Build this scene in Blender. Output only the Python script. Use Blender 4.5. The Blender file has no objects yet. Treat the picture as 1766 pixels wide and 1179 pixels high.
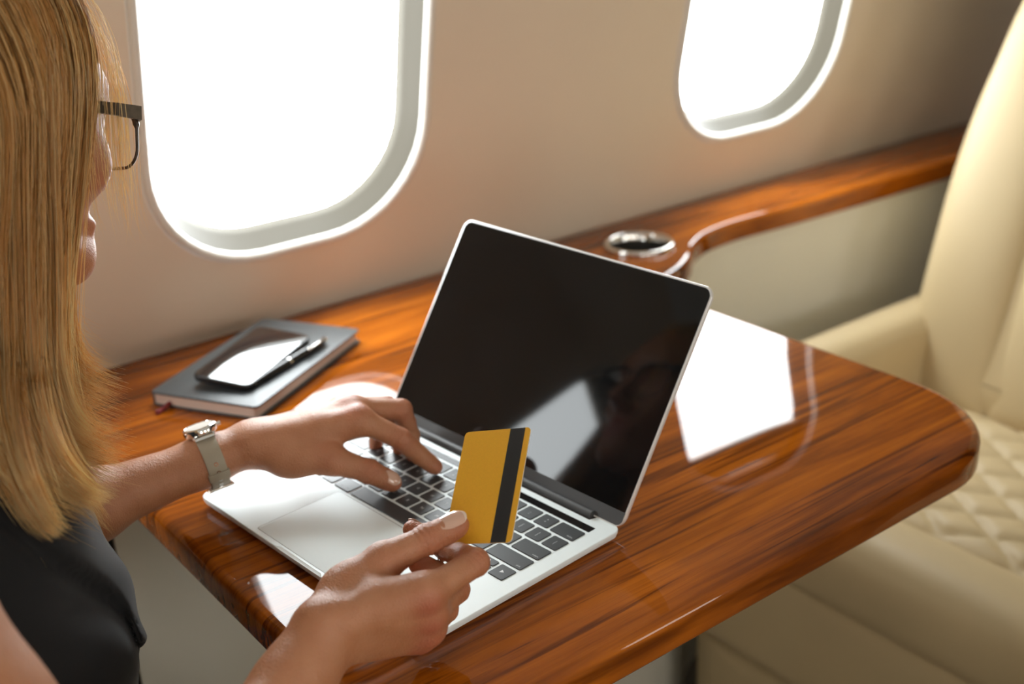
import bpy, bmesh, math, random
import numpy as np
from mathutils import Vector, Matrix

# ------------------------------------------------------------------ camera
W_PX, H_PX, F_PX = 1766.0, 1179.0, 2112.24
CAM = np.array([-0.3307, -0.9124, 1.2452])
YAW, PITCH, ROLL = math.radians(53.530), math.radians(22.566), math.radians(-2.809)
FW = np.array([math.cos(PITCH)*math.cos(YAW), math.cos(PITCH)*math.sin(YAW), -math.sin(PITCH)])
_r = np.array([math.sin(YAW), -math.cos(YAW), 0.0]); _u = np.cross(_r, FW)
RT = math.cos(ROLL)*_r + math.sin(ROLL)*_u
UP = -math.sin(ROLL)*_r + math.cos(ROLL)*_u

scene = bpy.context.scene
col = scene.collection
cam_data = bpy.data.cameras.new('camera')
cam = bpy.data.objects.new('camera', cam_data)
col.objects.link(cam)
cam.matrix_world = Matrix(((RT[0], UP[0], -FW[0], CAM[0]), (RT[1], UP[1], -FW[1], CAM[1]),
                           (RT[2], UP[2], -FW[2], CAM[2]), (0, 0, 0, 1)))
cam_data.sensor_fit = 'HORIZONTAL'
cam_data.sensor_width = 36.0
cam_data.lens = 36.0*F_PX/W_PX
cam_data.clip_start = 0.02
cam_data.dof.use_dof = True
cam_data.dof.focus_distance = 0.90
cam_data.dof.aperture_fstop = 4.0
scene.camera = cam

# ------------------------------------------------------------------ world, exposure
world = bpy.data.worlds.new('world'); scene.world = world
world.use_nodes = True
world.node_tree.nodes['Background'].inputs[0].default_value = (0.86, 0.93, 1.0, 1)
world.node_tree.nodes['Background'].inputs[1].default_value = 1.0
scene.view_settings.view_transform = 'Standard'
scene.view_settings.look = 'None'
scene.view_settings.exposure = 0.0
scene.view_settings.gamma = 1.0
scene.view_settings.use_curve_mapping = False
WINDOW_LIGHT = 15.0          # daylight seen through the cabin windows
AISLE_LIGHT = 7.0           # sunlit side: daylight through the windows across the aisle

# ------------------------------------------------------------------ pixel helpers (a pixel gives a direction only)
def ray(x, y):
    return FW + RT*((x-W_PX/2)/F_PX) - UP*((y-H_PX/2)/F_PX)
def at(x, y, depth):
    return CAM + ray(x, y)*depth
def onz(x, y, z):
    d = ray(x, y); return CAM + d*((z-CAM[2])/d[2])

# ------------------------------------------------------------------ generic helpers
TAU = math.tau
def tag(o, label=None, cat=None, group=None, kind=None):
    if label: o['label'] = label
    if cat: o['category'] = cat
    if group: o['group'] = group
    if kind: o['kind'] = kind
    return o
def empty(name, loc=(0, 0, 0), rz=0.0):
    o = bpy.data.objects.new(name, None); col.objects.link(o)
    o.empty_display_size = 0.05; o.location = loc; o.rotation_euler = (0, 0, rz)
    return o
def mesh_obj(name, verts, faces, mats, parent=None, smooth=False, sharp=None, matidx=None):
    me = bpy.data.meshes.new(name)
    me.from_pydata([tuple(map(float, v)) for v in verts], [], faces)
    if not isinstance(mats, (list, tuple)): mats = [mats]
    for m in mats: me.materials.append(m)
    if matidx is not None: me.polygons.foreach_set('material_index', matidx)
    fix_normals(me)
    if smooth:
        me.polygons.foreach_set('use_smooth', [True]*len(me.polygons))
        if sharp: me.set_sharp_from_angle(angle=math.radians(sharp))
    me.update()
    o = bpy.data.objects.new(name, me); col.objects.link(o)
    if parent is not None: o.parent = parent
    return o
def fix_normals(me):
    bm = bmesh.new(); bm.from_mesh(me)
    bmesh.ops.recalc_face_normals(bm, faces=bm.faces)
    bm.to_mesh(me); bm.free()
def link_mesh(name, me, parent=None):
    o = bpy.data.objects.new(name, me); col.objects.link(o)
    if parent is not None: o.parent = parent
    return o

class MB:
    """collects shapes into one mesh"""
    def __init__(s): s.v = []; s.f = []; s.m = []
    def add(s, v, f, m=0):
        n = len(s.v); s.v += [tuple(map(float, a)) for a in v]
        s.f += [tuple(i+n for i in q) for q in f]; s.m += [m]*len(f)
        return s
    def box(s, x0, x1, y0, y1, z0, z1, m=0):
        v = [(x, y, z) for z in (z0, z1) for y in (y0, y1) for x in (x0, x1)]
        return s.add(v, [(0, 2, 3, 1), (4, 5, 7, 6), (0, 1, 5, 4), (2, 6, 7, 3), (0, 4, 6, 2), (1, 3, 7, 5)], m)
    def loft(s, rings, m=0, cap0=True, cap1=True, closed=True):
        n = len(rings[0]); v = [p for r_ in rings for p in r_]; f = []
        for i in range(len(rings)-1):
            for j in range(n if closed else n-1):
                k = (j+1) % n
                f.append((i*n+j, i*n+k, (i+1)*n+k, (i+1)*n+j))
        if cap0: f.append(tuple(range(n))[::-1])
        if cap1: f.append(tuple((len(rings)-1)*n+j for j in range(n)))
        return s.add(v, f, m)
    def tube(s, pts, rad, n=8, m=0, caps=True):
        pts = [np.array(p, float) for p in pts]; rings = []
        rad = rad if hasattr(rad, '__len__') else [rad]*len(pts)
        prev = None
        for i, p in enumerate(pts):
            t = pts[min(i+1, len(pts)-1)]-pts[max(i-1, 0)]; t /= np.linalg.norm(t)+1e-12
            if prev is None:
                a = np.array([0, 0, 1.]) if abs(t[2]) < .9 else np.array([1., 0, 0])
                prev = np.cross(t, a)
            nrm = prev - t*(prev@t); nrm /= np.linalg.norm(nrm)+1e-12; prev = nrm
            b = np.cross(t, nrm)
            rings.append([p+rad[i]*(math.cos(TAU*k/n)*nrm+math.sin(TAU*k/n)*b) for k in range(n)])
        return s.loft(rings, m, caps, caps)
    def build(s, name, mats, parent=None, smooth=False, sharp=None):
        return mesh_obj(name, s.v, s.f, mats, parent, smooth, sharp, s.m)

def rrect(cx, cy, hx, hy, r, n=8):
    """rounded rectangle outline, counter clockwise; r may be four radii (br, tr, tl, bl)"""
    rs = r if hasattr(r, '__len__') else (r,)*4
    out = []
    for (sx, sy, a0, rr) in ((1, -1, -90, rs[0]), (1, 1, 0, rs[1]), (-1, 1, 90, rs[2]), (-1, -1, 180, rs[3])):
        ox, oy = cx+sx*(hx-rr), cy+sy*(hy-rr)
        for k in range(n+1):
            a = math.radians(a0+90*k/n)
            out.append((ox+rr*math.cos(a), oy+rr*math.sin(a)))
    return out
def inset(poly, d):
    """offset a closed outline inwards along its normals"""
    P = np.array(poly); N = len(P); out = []
    area = 0.5*np.sum(P[:, 0]*np.roll(P[:, 1], -1)-np.roll(P[:, 0], -1)*P[:, 1]); sg = 1 if area > 0 else -1
    for i in range(N):
        a = P[i-1]; b = P[(i+1) % N]
        e1 = P[i]-a; e2 = b-P[i]
        def nn(e):
            l = np.linalg.norm(e)
            return np.array([-e[1], e[0]])/l if l > 1e-9 else np.zeros(2)
        n = nn(e1)+nn(e2); l = np.linalg.norm(n)
        if l < 1e-9: out.append(P[i]); continue
        n /= l
        c = max(0.5, abs(n@nn(e1)) if np.linalg.norm(e1) > 1e-9 else 1)
        out.append(P[i]+sg*n*d/c)
    return out
def slab(mb, outline, z0, z1, r_top, r_bot=0.0, n=5, m=0):
    """extruded outline with rounded upper and lower rim"""
    rings = []
    def ring(d, z): rings.append([(p[0], p[1], z) for p in (inset(outline, d) if d else outline)])
    if r_bot:
        for k in range(n+1):
            a = math.pi/2*k/n; ring(r_bot*(1-math.sin(a)), z0+r_bot*(1-math.cos(a)))
    else: ring(0, z0)
    if r_top:
        for k in range(n+1):
            a = math.pi/2*k/n; ring(r_top*(1-math.cos(a)), z1-r_top*(1-math.sin(a)))
    else: ring(0, z1)
    return mb.loft(rings, m)
def catmull(pts, sub=6, closed=False):
    P = [np.array(p, float) for p in pts]; out = []
    n = len(P)
    for i in range(n if closed else n-1):
        p0 = P[i-1] if (i > 0 or closed) else P[0]*2-P[1]
        p1, p2 = P[i], P[(i+1) % n]
        p3 = P[(i+2) % n] if (i+2 < n or closed) else P[-1]*2-P[-2]
        for k in range(sub):
            t = k/sub
            out.append(.5*((2*p1)+(-p0+p2)*t+(2*p0-5*p1+4*p2-p3)*t*t+(-p0+3*p1-3*p2+p3)*t**3))
    if not closed: out.append(P[-1])
    return out

# ------------------------------------------------------------------ materials
def nt(m):
    t = m.node_tree
    return t, t.nodes, t.links, t.nodes['Principled BSDF']
def mat(name, color, rough=0.5, metal=0.0, coat=0.0, coat_rough=0.03, spec=0.5, sss=0.0, sheen=0.0, emit=None, estr=0.0,
        vary=0.0, vary_scale=40.0, bump=0.0, bump_scale=300.0, bump_dist=0.001):
    m = bpy.data.materials.new(name); m.use_nodes = True
    t, N, Lk, b = nt(m)
    b.inputs['Base Color'].default_value = (*color, 1)
    b.inputs['Roughness'].default_value = rough
    b.inputs['Metallic'].default_value = metal
    b.inputs['Coat Weight'].default_value = coat
    b.inputs['Coat Roughness'].default_value = coat_rough
    b.inputs['Specular IOR Level'].default_value = spec
    if sheen: b.inputs['Sheen Weight'].default_value = sheen
    if sss:
        b.inputs['Subsurface Weight'].default_value = sss
        b.inputs['Subsurface Radius'].default_value = (1.0, .35, .2)
        b.inputs['Subsurface Scale'].default_value = 0.006
    if emit:
        b.inputs['Emission Color'].default_value = (*emit, 1); b.inputs['Emission Strength'].default_value = estr
    tc = None
    if vary or bump:
        tc = N.new('ShaderNodeTexCoord')
    if vary:
        nz = N.new('ShaderNodeTexNoise'); nz.inputs['Scale'].default_value = vary_scale; nz.inputs['Detail'].default_value = 5
        Lk.new(tc.outputs['Object'], nz.inputs['Vector'])
        rp = N.new('ShaderNodeValToRGB')
        rp.color_ramp.elements[0].position = .3; rp.color_ramp.elements[1].position = .7
        rp.color_ramp.elements[0].color = (*[c*(1-vary) for c in color], 1)
        rp.color_ramp.elements[1].color = (*[min(1, c*(1+vary)) for c in color], 1)
        Lk.new(nz.outputs['Fac'], rp.inputs['Fac']); Lk.new(rp.outputs['Color'], b.inputs['Base Color'])
    if bump:
        nb = N.new('ShaderNodeTexNoise'); nb.inputs['Scale'].default_value = bump_scale; nb.inputs['Detail'].default_value = 3
        Lk.new(tc.outputs['Object'], nb.inputs['Vector'])
        bp = N.new('ShaderNodeBump'); bp.inputs['Strength'].default_value = bump; bp.inputs['Distance'].default_value = bump_dist
        Lk.new(nb.outputs['Fac'], bp.inputs['Height']); Lk.new(bp.outputs['Normal'], b.inputs['Normal'])
    return m

def wood_material():
    m = bpy.data.materials.new('lacquered_wood'); m.use_nodes = True
    t, N, Lk, b = nt(m)
    tc = N.new('ShaderNodeTexCoord')
    def noise(scale_vec, scale, detail=4, dist=0.0, rough=.55):
        mp = N.new('ShaderNodeMapping'); mp.inputs['Scale'].default_value = scale_vec
        mp.inputs['Rotation'].default_value = (0, 0, math.radians(4))
        Lk.new(tc.outputs['Object'], mp.inputs['Vector'])
        nz = N.new('ShaderNodeTexNoise'); nz.inputs['Scale'].default_value = scale; nz.inputs['Detail'].default_value = detail
        nz.inputs['Distortion'].default_value = dist; nz.inputs['Roughness'].default_value = rough
        Lk.new(mp.outputs['Vector'], nz.inputs['Vector']); return nz.outputs['Fac']
    def ramp(fac, stops):
        rp = N.new('ShaderNodeValToRGB'); e = rp.color_ramp.elements
        while len(e) < len(stops): e.new(.5)
        for el, (p, c) in zip(e, stops): el.position = p; el.color = (*c, 1)
        Lk.new(fac, rp.inputs['Fac']); return rp.outputs['Color']
    def mix(fac, a, c, mode='MIX'):
        mx = N.new('ShaderNodeMix'); mx.data_type = 'RGBA'; mx.blend_type = mode
        if isinstance(fac, float): mx.inputs['Factor'].default_value = fac
        else: Lk.new(fac, mx.inputs['Factor'])
        Lk.new(a, mx.inputs['A']); Lk.new(c, mx.inputs['B']); return mx.outputs['Result']
    bands = ramp(noise((1.6, 14, 6), 1.6, 5, 1.1), [(.25, (.095, .021, .0010)), (.45, (.27, .064, .0025)), (.60, (.39, .100, .004)), (.8, (.52, .148, .007))])
    fine = ramp(noise((3.0, 110, 40), 1.4, 5, .3, .7), [(.30, (.42, .32, .25)), (.55, (1, 1, 1))])
    streak = ramp(noise((1.2, 34, 12), 1.5, 3, 1.6), [(.37, (.22, .15, .1)), (.44, (1, 1, 1))])
    c = mix(.75, bands, fine, 'MULTIPLY'); c = mix(.72, c, streak, 'MULTIPLY')
    Lk.new(c, b.inputs['Base Color'])
    b.inputs['Roughness'].default_value = .5
    b.inputs['Specular IOR Level'].default_value = .0
    b.inputs['Coat Weight'].default_value = 1.0
    b.inputs['Coat IOR'].default_value = 1.43
    # hairline wear in the lacquer
    sc = noise((1, 1, 1), 9, 6, 0.4, .7)
    mr = N.new('ShaderNodeMapRange'); mr.inputs[1].default_value = .45; mr.inputs[2].default_value = .75
    mr.inputs[3].default_value = .012; mr.inputs[4].default_value = .07
    Lk.new(sc, mr.inputs[0]); Lk.new(mr.outputs[0], b.inputs['Coat Roughness'])
    return m

M = {}
M['wood'] = wood_material()
M['wall'] = mat('beige_wall_lining', (.80, .69, .55), .55, vary=.03, vary_scale=3, bump=.12, bump_scale=900, bump_dist=.0004)
M['lip'] = mat('window_trim_white', (.80, .78, .72), .28)
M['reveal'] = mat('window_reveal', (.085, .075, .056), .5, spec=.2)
M['panel'] = mat('cream_side_panel', (.80, .78, .68), .5, vary=.02, vary_scale=4, bump=.1, bump_scale=700, bump_dist=.0004)
M['dark'] = mat('dark_gap', (.012, .011, .010), .7)
M['carpet'] = mat('cabin_carpet', (.22, .20, .165), .95, vary=.3, vary_scale=300, bump=.5, bump_scale=900, bump_dist=.003)
M['ceiling'] = mat('ceiling_lining', (.84, .85, .84), .7, vary=.02, vary_scale=3)
M['bulkhead'] = mat('bulkhead_veneer', (.10, .065, .04), .4, vary=.2, vary_scale=8)
M['leather'] = mat('cream_leather', (.58, .455, .262), .5, spec=.35, vary=.04, vary_scale=6, bump=.25, bump_scale=520, bump_dist=.0006)
M['stitch'] = mat('leather_seam_shadow', (.20, .15, .09), .7)
M['black_plastic'] = mat('black_plastic', (.012, .012, .013), .45)
M['alu'] = mat('silver_aluminium', (.90, .98, .99), .5, metal=.18, bump=.03, bump_scale=2500, bump_dist=.0002)
M['alu_edge'] = mat('polished_aluminium_edge', (.84, .83, .81), .32, metal=.4)
M['key'] = mat('keycap_black', (.040, .046, .050), .38, spec=.6, bump=.08, bump_scale=2500, bump_dist=.0002)
M['legend'] = mat('keycap_white_print', (.75, .77, .78), .5)
M['glass_black'] = mat('black_screen_glass', (.004, .0045, .005), .045, spec=.30, vary=.4, vary_scale=12)
M['hinge'] = mat('dark_grey_hinge', (.045, .045, .046), .5)
M['touchbar'] = mat('touch_bar_glass', (.006, .006, .007), .12)
M['steel'] = mat('brushed_steel', (.20, .19, .175), .3, metal=1.0)
M['cover'] = mat('black_notebook_cover', (.035, .043, .046), .38, bump=.2, bump_scale=1500, bump_dist=.0003, sheen=.1)
M['paper'] = mat('notebook_paper', (.70, .58, .50), .8, bump=.5, bump_scale=1200, bump_dist=.0005)
M['ribbon'] = mat('red_ribbon', (.20, .02, .02), .7, bump=.3, bump_scale=900)
M['pen_black'] = mat('pen_black_lacquer', (.010, .010, .011), .18)
M['chrome'] = mat('chrome', (.80, .79, .76), .12, metal=1.0)
M['gold'] = mat('gold_card_plastic', (.88, .455, .028), .42, vary=.03, vary_scale=900, spec=.4)
M['card_edge'] = mat('card_white_core', (.78, .74, .64), .5)
M['stripe'] = mat('magnetic_stripe', (.012, .014, .016), .45, vary=.2, vary_scale=1500)
M['shade'] = mat('pleated_shade', (.62, .58, .50), .8, bump=.1, bump_scale=500)
def emit_mat(name, color, strength):
    m = bpy.data.materials.new(name); m.use_nodes = True
    t, N, Lk, b = nt(m)
    N.remove(b)
    e = N.new('ShaderNodeEmission'); e.inputs[0].default_value = (*color, 1); e.inputs[1].default_value = strength
    Lk.new(e.outputs[0], N['Material Output'].inputs[0]); return m
M['daylight'] = emit_mat('daylight_pane', (.93, .985, 1.0), WINDOW_LIGHT)
M['sunny_side'] = emit_mat('daylight_pane_sunny_side', (1.0, .95, .88), AISLE_LIGHT)

# ------------------------------------------------------------------ cabin shell
TILT = math.radians(12.0)
WY, WZ = 0.365, 0.72                 # the window wall meets the ledge here
YC = -0.64                           # cabin centre line
X0, X1 = -2.3, 2.25
def wallp(x, s, off=0.0, mirror=False):
    """point of the leaning window wall: x along the cabin, s up the wall, off = outwards"""
    y = WY - math.sin(TILT)*s + math.cos(TILT)*off
    z = WZ + math.cos(TILT)*s + math.sin(TILT)*off
    return (x, 2*YC-y if mirror else y, z)
WINDOWS = {False: [-1.985, -1.21, -0.430, 0.290, 1.065], True: [-1.985, -1.21, -0.430, 0.290, 1.065, 1.84]}
S_TOP, S_LOW, S_HIGH = 0.63, 0.087, 0.555
def build_wall(name, mirror):
    root = empty(name); tag(root, kind='structure')
    tag(root, label=('beige cabin side wall across the aisle, behind the camera' if mirror else 'beige cabin wall with rounded windows above the wood ledge'))
    b = MB(); WIN_C = WINDOWS[mirror]
    edges = [X0]+[(WIN_C[i]+WIN_C[i+1])/2 for i in range(len(WIN_C)-1)]+[X1]
    sm = (S_LOW+S_HIGH)/2
    for i, c in enumerate(WIN_C):
        xa, xb = edges[i], edges[i+1]
        hole = rrect(c, sm, .178, (S_HIGH-S_LOW)/2, .135, 10)
        outer = []
        for (px_, ps) in hole:
            dx, ds = px_-c, ps-sm
            tx = (xb-c)/dx if dx > 1e-6 else ((xa-c)/dx if dx < -1e-6 else 1e9)
            ts = (S_TOP-sm)/ds if ds > 1e-6 else ((0-sm)/ds if ds < -1e-6 else 1e9)
            t_ = min(tx, ts); outer.append((c+dx*t_, sm+ds*t_))
        # push four ring points to the exact corners of the cell
        for cx_, cs in ((xa, 0), (xb, 0), (xa, S_TOP), (xb, S_TOP)):
            k = min(range(len(outer)), key=lambda j: (outer[j][0]-cx_)**2+(outer[j][1]-cs)**2); outer[k] = (cx_, cs)
        mid = [(h[0]*.8+o_[0]*.2, h[1]*.8+o_[1]*.2) for h, o_ in zip(hole, outer)]
        b.loft([[wallp(*p, 0, mirror) for p in outer], [wallp(*p, 0, mirror) for p in mid], [wallp(*p, -.002, mirror) for p in inset(hole, -.004)]], cap0=False, cap1=False)
    # the wall goes on below the ledge line and up to the ceiling
    b.add([wallp(X0, 0, 0, mirror), wallp(X1, 0, 0, mirror), (X1, 2*YC-WY if mirror else WY, 0), (X0, 2*YC-WY if mirror else WY, 0)], [(0, 1, 2, 3)])
    w = b.build('wall_lining', M['wall'], root, smooth=True, sharp=35)
    for i, c in enumerate(WIN_C):
        wn = empty('window_unit'); wn.parent = root
        h0 = rrect(c, sm, .178, (S_HIGH-S_LOW)/2, .135, 10)
        sections = []                                     # rolled white lip
        for k in range(9):
            a = math.pi*k/8
            sections.append((-.004+.0065*(1-math.cos(a)), -.0075*math.sin(a)))
        lip = MB(); lip.loft([[wallp(*p, o_, mirror) for p in inset(h0, d)] for d, o_ in sections], cap0=False, cap1=False)
        lip.build('window_lip', M['lip'], wn, smooth=True)
        rv = MB()
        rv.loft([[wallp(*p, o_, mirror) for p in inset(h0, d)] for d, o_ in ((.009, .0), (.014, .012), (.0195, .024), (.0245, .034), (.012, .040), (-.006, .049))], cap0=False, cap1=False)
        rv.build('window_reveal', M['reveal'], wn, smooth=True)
        pn = MB(); pn.add([wallp(*p, .048, mirror) for p in inset(h0, -.004)], [tuple(range(len(h0)))])
        pn.build('pane', M['sunny_side' if mirror else 'daylight'], wn)
        sh = MB(); n = 14; top = S_HIGH-.03; low = .462 if not (mirror and c > 1.5) else S_LOW+.03     # pleated shade, mostly raised; unseen one across the aisle lowered to block light
        for k in range(n):
            s0, s1 = low+(top-low)*k/n, low+(top-low)*(k+1)/n
            hx = .150 if s1 < top-.06 else .150-.06*((s1-(top-.06))/.06)**2
            if s0 < S_LOW+.12: hx -= .06*max(0, (S_LOW+.09-s0)/.06)**2
            sh.add([wallp(c-hx, s0, .028, mirror), wallp(c+hx, s0, .028, mirror), wallp(c+hx, (s0+s1)/2, .022, mirror), wallp(c-hx, (s0+s1)/2, .022, mirror),
                    wallp(c+hx, s1, .028, mirror), wallp(c-hx, s1, .028, mirror)], [(0, 1, 2, 3), (3, 2, 4, 5)])
        sh.add([wallp(c-.15, low, .029, mirror), wallp(c+.15, low, .029, mirror), wallp(c+.15, low, .020, mirror), wallp(c-.15, low, .020, mirror),
                wallp(c-.15, low+.012, .020, mirror), wallp(c+.15, low+.012, .020, mirror)], [(0, 1, 2, 3), (3, 2, 5, 4)])
        sh.build('window_shade', M['shade'], wn)
    return root
build_wall('wall_left', False)
build_wall('wall_right', True)
# ceiling
cb = MB(); ya, za = wallp(0, S_TOP)[1:]
arc = []
for k in range(25):
    a = math.pi*k/24
    arc.append((YC+(ya-YC)*math.cos(a), za+.52*math.sin(a)))
cb.loft([[(x, y, z) for y, z in arc] for x in (X0, X1)], cap0=False, cap1=False, closed=False)
tag(cb.build('ceiling', M['ceiling'], smooth=True), 'pale vaulted cabin ceiling', kind='structure')
fb = MB(); fb.box(X0, X1, 2*YC-WY-.02, WY+.02, -.05, 0)
tag(fb.build('floor', M['carpet']), 'dark carpeted cabin floor', kind='structure')
for nm, xx in (('wall_aft', X0), ('wall_forward', X1)):
    bb = MB(); yy = WY+.02
    prof = [(2*YC-yy, -.05), (yy, -.05), (yy, WZ)] + arc + [(2*YC-yy, WZ)]
    d = -.04 if xx == X0 else .04
    bb.loft([[(xx, y, z) for y, z in prof], [(xx+d, y, z) for y, z in prof]])
    tag(bb.build(nm, M['bulkhead']), 'dark veneered bulkhead closing the cabin', kind='structure')
# ------------------------------------------------------------------ ledge, table, side panels
ZT, TH = 0.72, 0.031
SC = catmull([(.655, .06), (.662, .105), (.685, .132), (.735, .152), (.775, .176), (.812, .206), (.862, .229), (.93, .236), (1.02, .230), (1.25, .219), (1.6, .212), (2.24, .205)], 5)
SC = [tuple(p) for p in SC]
def corner(cx, cy, rx, ry, a0, a1, n=12):
    return [(cx+rx*math.cos(math.radians(a0+(a1-a0)*k/n)), cy+ry*math.sin(math.radians(a0+(a1-a0)*k/n))) for k in range(n+1)]
TX0, TX1, TY0 = -.0365, .655, -.385
outline = [(TX0, WY-.004)] + [(TX0, .2), (TX0, .0)] + corner(TX0+.075, TY0+.075, .075, .075, 180, 270) + [(.2, TY0)] \
    + corner(TX1-.115, TY0+.125, .115, .125, -90, 0) + [(TX1, -.1), (TX1, .0)] + SC + [(2.24, WY-.004)]
cup_c, cup_r = (.752, .252), .047
tb = MB(); slab(tb, outline, ZT-TH, ZT, .009, .005, 6)
table = empty('wooden_table', (0.3, 0, 0))
tag(table, 'glossy lacquered wood table running into the ledge under the windows', 'table')
def child(o, parent):
    o.parent = parent; o.matrix_parent_inverse = parent.matrix_world.inverted() if False else Matrix.Translation(-Vector(parent.location)); return o
top = child(tb.build('tabletop', M['wood'], smooth=True, sharp=50), table)
# bore the cup holder
cut = MB(); cut.loft([[(cup_c[0]+cup_r*.95*math.cos(TAU*k/40), cup_c[1]+cup_r*.95*math.sin(TAU*k/40), z) for k in range(40)] for z in (ZT-.1, ZT+.05)])
cutter = cut.build('cutter', M['wood'])
bo = top.modifiers.new('bore', 'BOOLEAN'); bo.object = cutter; bo.operation = 'DIFFERENCE'; bo.solver = 'EXACT'
dg = bpy.context.evaluated_depsgraph_get()
nm_ = bpy.data.meshes.new_from_object(top.evaluated_get(dg))
top.modifiers.clear(); top.data = nm_
bpy.data.objects.remove(cutter)
top.data.set_sharp_from_angle(angle=math.radians(50))
lg = MB()
for k in range(2): pass
lg.tube([(.12, -.02, 0.0), (.12, -.02, ZT-TH)], .035, 20)
child(lg.build('table_pedestal', M['panel'], smooth=True, sharp=40), table)

side = MB(); slab(side, [(X0+.02, WY-.004), (X0+.02, .143), (TX0-.003, .143), (TX0-.003, WY-.004)], ZT-TH, ZT, .004, .004, 3)
tag(side.build('side_ledge', M['wood'], smooth=True, sharp=40), 'wood ledge section beyond the dark seam, left of the notebook', 'ledge')
sp = empty('lower_panel_run'); 
tag(sp, 'cream panels below the wood ledge, beside the seats', 'side panel')
pz = ZT-TH-.001
def prism(path, th, z0, z1):
    q = MB(); P = [np.array(a) for a in path]; a, c = [], []
    for i, p_ in enumerate(P):
        t_ = P[min(i+1, len(P)-1)]-P[max(i-1, 0)]; t_ /= np.linalg.norm(t_); n = np.array([-t_[1], t_[0]])
        a.append(p_); c.append(p_+n*th)
    ring = a+c[::-1]
    q.loft([[(*p_, z0), ] and [(p_[0], p_[1], z0) for p_ in ring], [(p_[0], p_[1], z1) for p_ in ring]])
    return q
off = [(x, y+.012) for x, y in SC if x > .70]
prism([(TX0+.001, .150), (.3, .150), (.66, .150)]+off, .012, 0, pz).build('side_panel', M['panel'], sp, smooth=True, sharp=30)
prism([(X0+.02, .150), (TX0-.006, .150)], .012, 0, pz).build('side_panel', M['panel'], sp)
prism([(TX0-.03, .156), (TX0+.03, .156)], .012, 0.02, pz-.01).build('seam_backing', M['dark'], sp)

cup = empty('cup_holder', (cup_c[0], cup_c[1], ZT)); tag(cup, 'round steel cup holder set into the wood ledge', 'cup holder')
cb = MB(); n = 40
def cring(r_, z): return [(r_*math.cos(TAU*k/n), r_*math.sin(TAU*k/n), z) for k in range(n)]
cb.loft([cring(cup_r*1.0, .0005), cring(cup_r*1.02, .004), cring(cup_r*.97, .0065), cring(cup_r*.90, .0065), cring(cup_r*.86, .003), cring(cup_r*.84, -.004)], cap0=False, cap1=False)
cb.build('rim', M['chrome'], cup, smooth=True)
cb = MB(); cb.loft([cring(cup_r*.84, -.004), cring(cup_r*.80, -.03), cring(cup_r*.78, -.075)], cap0=False, cap1=True)
cb.build('well', M['steel'], cup, smooth=True, sharp=50)

# ------------------------------------------------------------------ laptop
ZL = 0.7305                                   # top of the laptop base
LROT = math.radians(5.307)
laptop = empty('laptop', (0, 0, ZT), LROT)
tag(laptop, 'open silver laptop with a black screen on the wood table', 'laptop')
mm = .001
def lp(u, v, z=0.0):                           # laptop millimetres: u to the right, v away from the user, z above the deck
    return (v*mm, -u*mm, (ZL-ZT)+z*mm)
def lout(u0, u1, v0, v1, r, n=8):
    return [(v, -u) for v, u in [(b_, a_) for a_, b_ in rrect((u0+u1)/2, (v0+v1)/2, (u1-u0)/2, (v1-v0)/2, r, n)]]
LW, LD = 304.1, 212.4
# deck outline with the hinge cut-out at the back and the finger scoop at the front
N8 = 8
def arc2(cu, cv, r, a0, a1, n=8): return [(cu+r*math.cos(math.radians(a0+(a1-a0)*k/n)), cv+r*math.sin(math.radians(a0+(a1-a0)*k/n))) for k in range(n+1)]
deck = arc2(10, 10, 10, 180, 270) + [(120, 0), (124, 2.4), (180, 2.4), (184, 0)] + arc2(LW-10, 10, 10, 270, 360) + arc2(LW-9, 207-9, 9, 0, 90) \
     + [(LW-26, 207), (LW-27.5, 203), (LW-29, 199), (29, 199), (27.5, 203), (26, 207)] + arc2(9, 207-9, 9, 90, 180)
def place(poly, d, z):
    return [lp(a[0], a[1], z) for a in (inset(poly, d) if d else poly)]
full = arc2(10, 10, 10, 180, 270)+[(120, 0), (124, 0.0), (180, 0.0), (184, 0)]+arc2(LW-10, 10, 10, 270, 360)+deck[-0:][0:0]
rest = deck[len(full):]
lower = full+rest
b = MB()
b.loft([place(lower, 9, -10.0), place(lower, 4.5, -8.4), place(lower, 1.4, -6.0), place(lower, .25, -3.2), place(lower, 0, -1.6), place(lower, 0, -.55)], cap1=False)
b.loft([place(lower, 0, -.55), place(deck, .12, -.2), place(deck, .45, 0)], cap0=False)
base = b.build('base', M['alu'], laptop, smooth=True, sharp=28)
for u in (25, LW-25):
    for v in (22, 185):
        fb = MB(); fb.loft([[lp(u+8*math.cos(TAU*k/16), v+8*math.sin(TAU*k/16), z) for k in range(16)] for z in (-10.5, -9.6)])
        fb.build('rubber_foot', M['black_plastic'], base)
tp = MB()                                       # trackpad: fine dark groove and the pad inside it
def strip_rect(mb, u0, u1, v0, v1, r, z, th, m=0):
    o1 = rrect((u0+u1)/2, (v0+v1)/2, (u1-u0)/2, (v1-v0)/2, r, 5); o2 = inset(o1, th); n = len(o1)
    mb.add([lp(*p, z) for p in o1]+[lp(*p, z) for p in o2], [(i, (i+1) % n, n+(i+1) % n, n+i) for i in range(n)], m)
strip_rect(tp, 85, 219, 5, 87.5, 3, .06, .35)
tp.build('trackpad_groove', M['hinge'], base)
pd = MB(); o1 = rrect(152, 46.25, 66.7, 41, 3, 5); pd.loft([[lp(*p, .02) for p in o1], [lp(*p, .10) for p in inset(o1, .15)]])
pd.build('trackpad', M['alu'], base, smooth=True, sharp=30)
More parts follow.
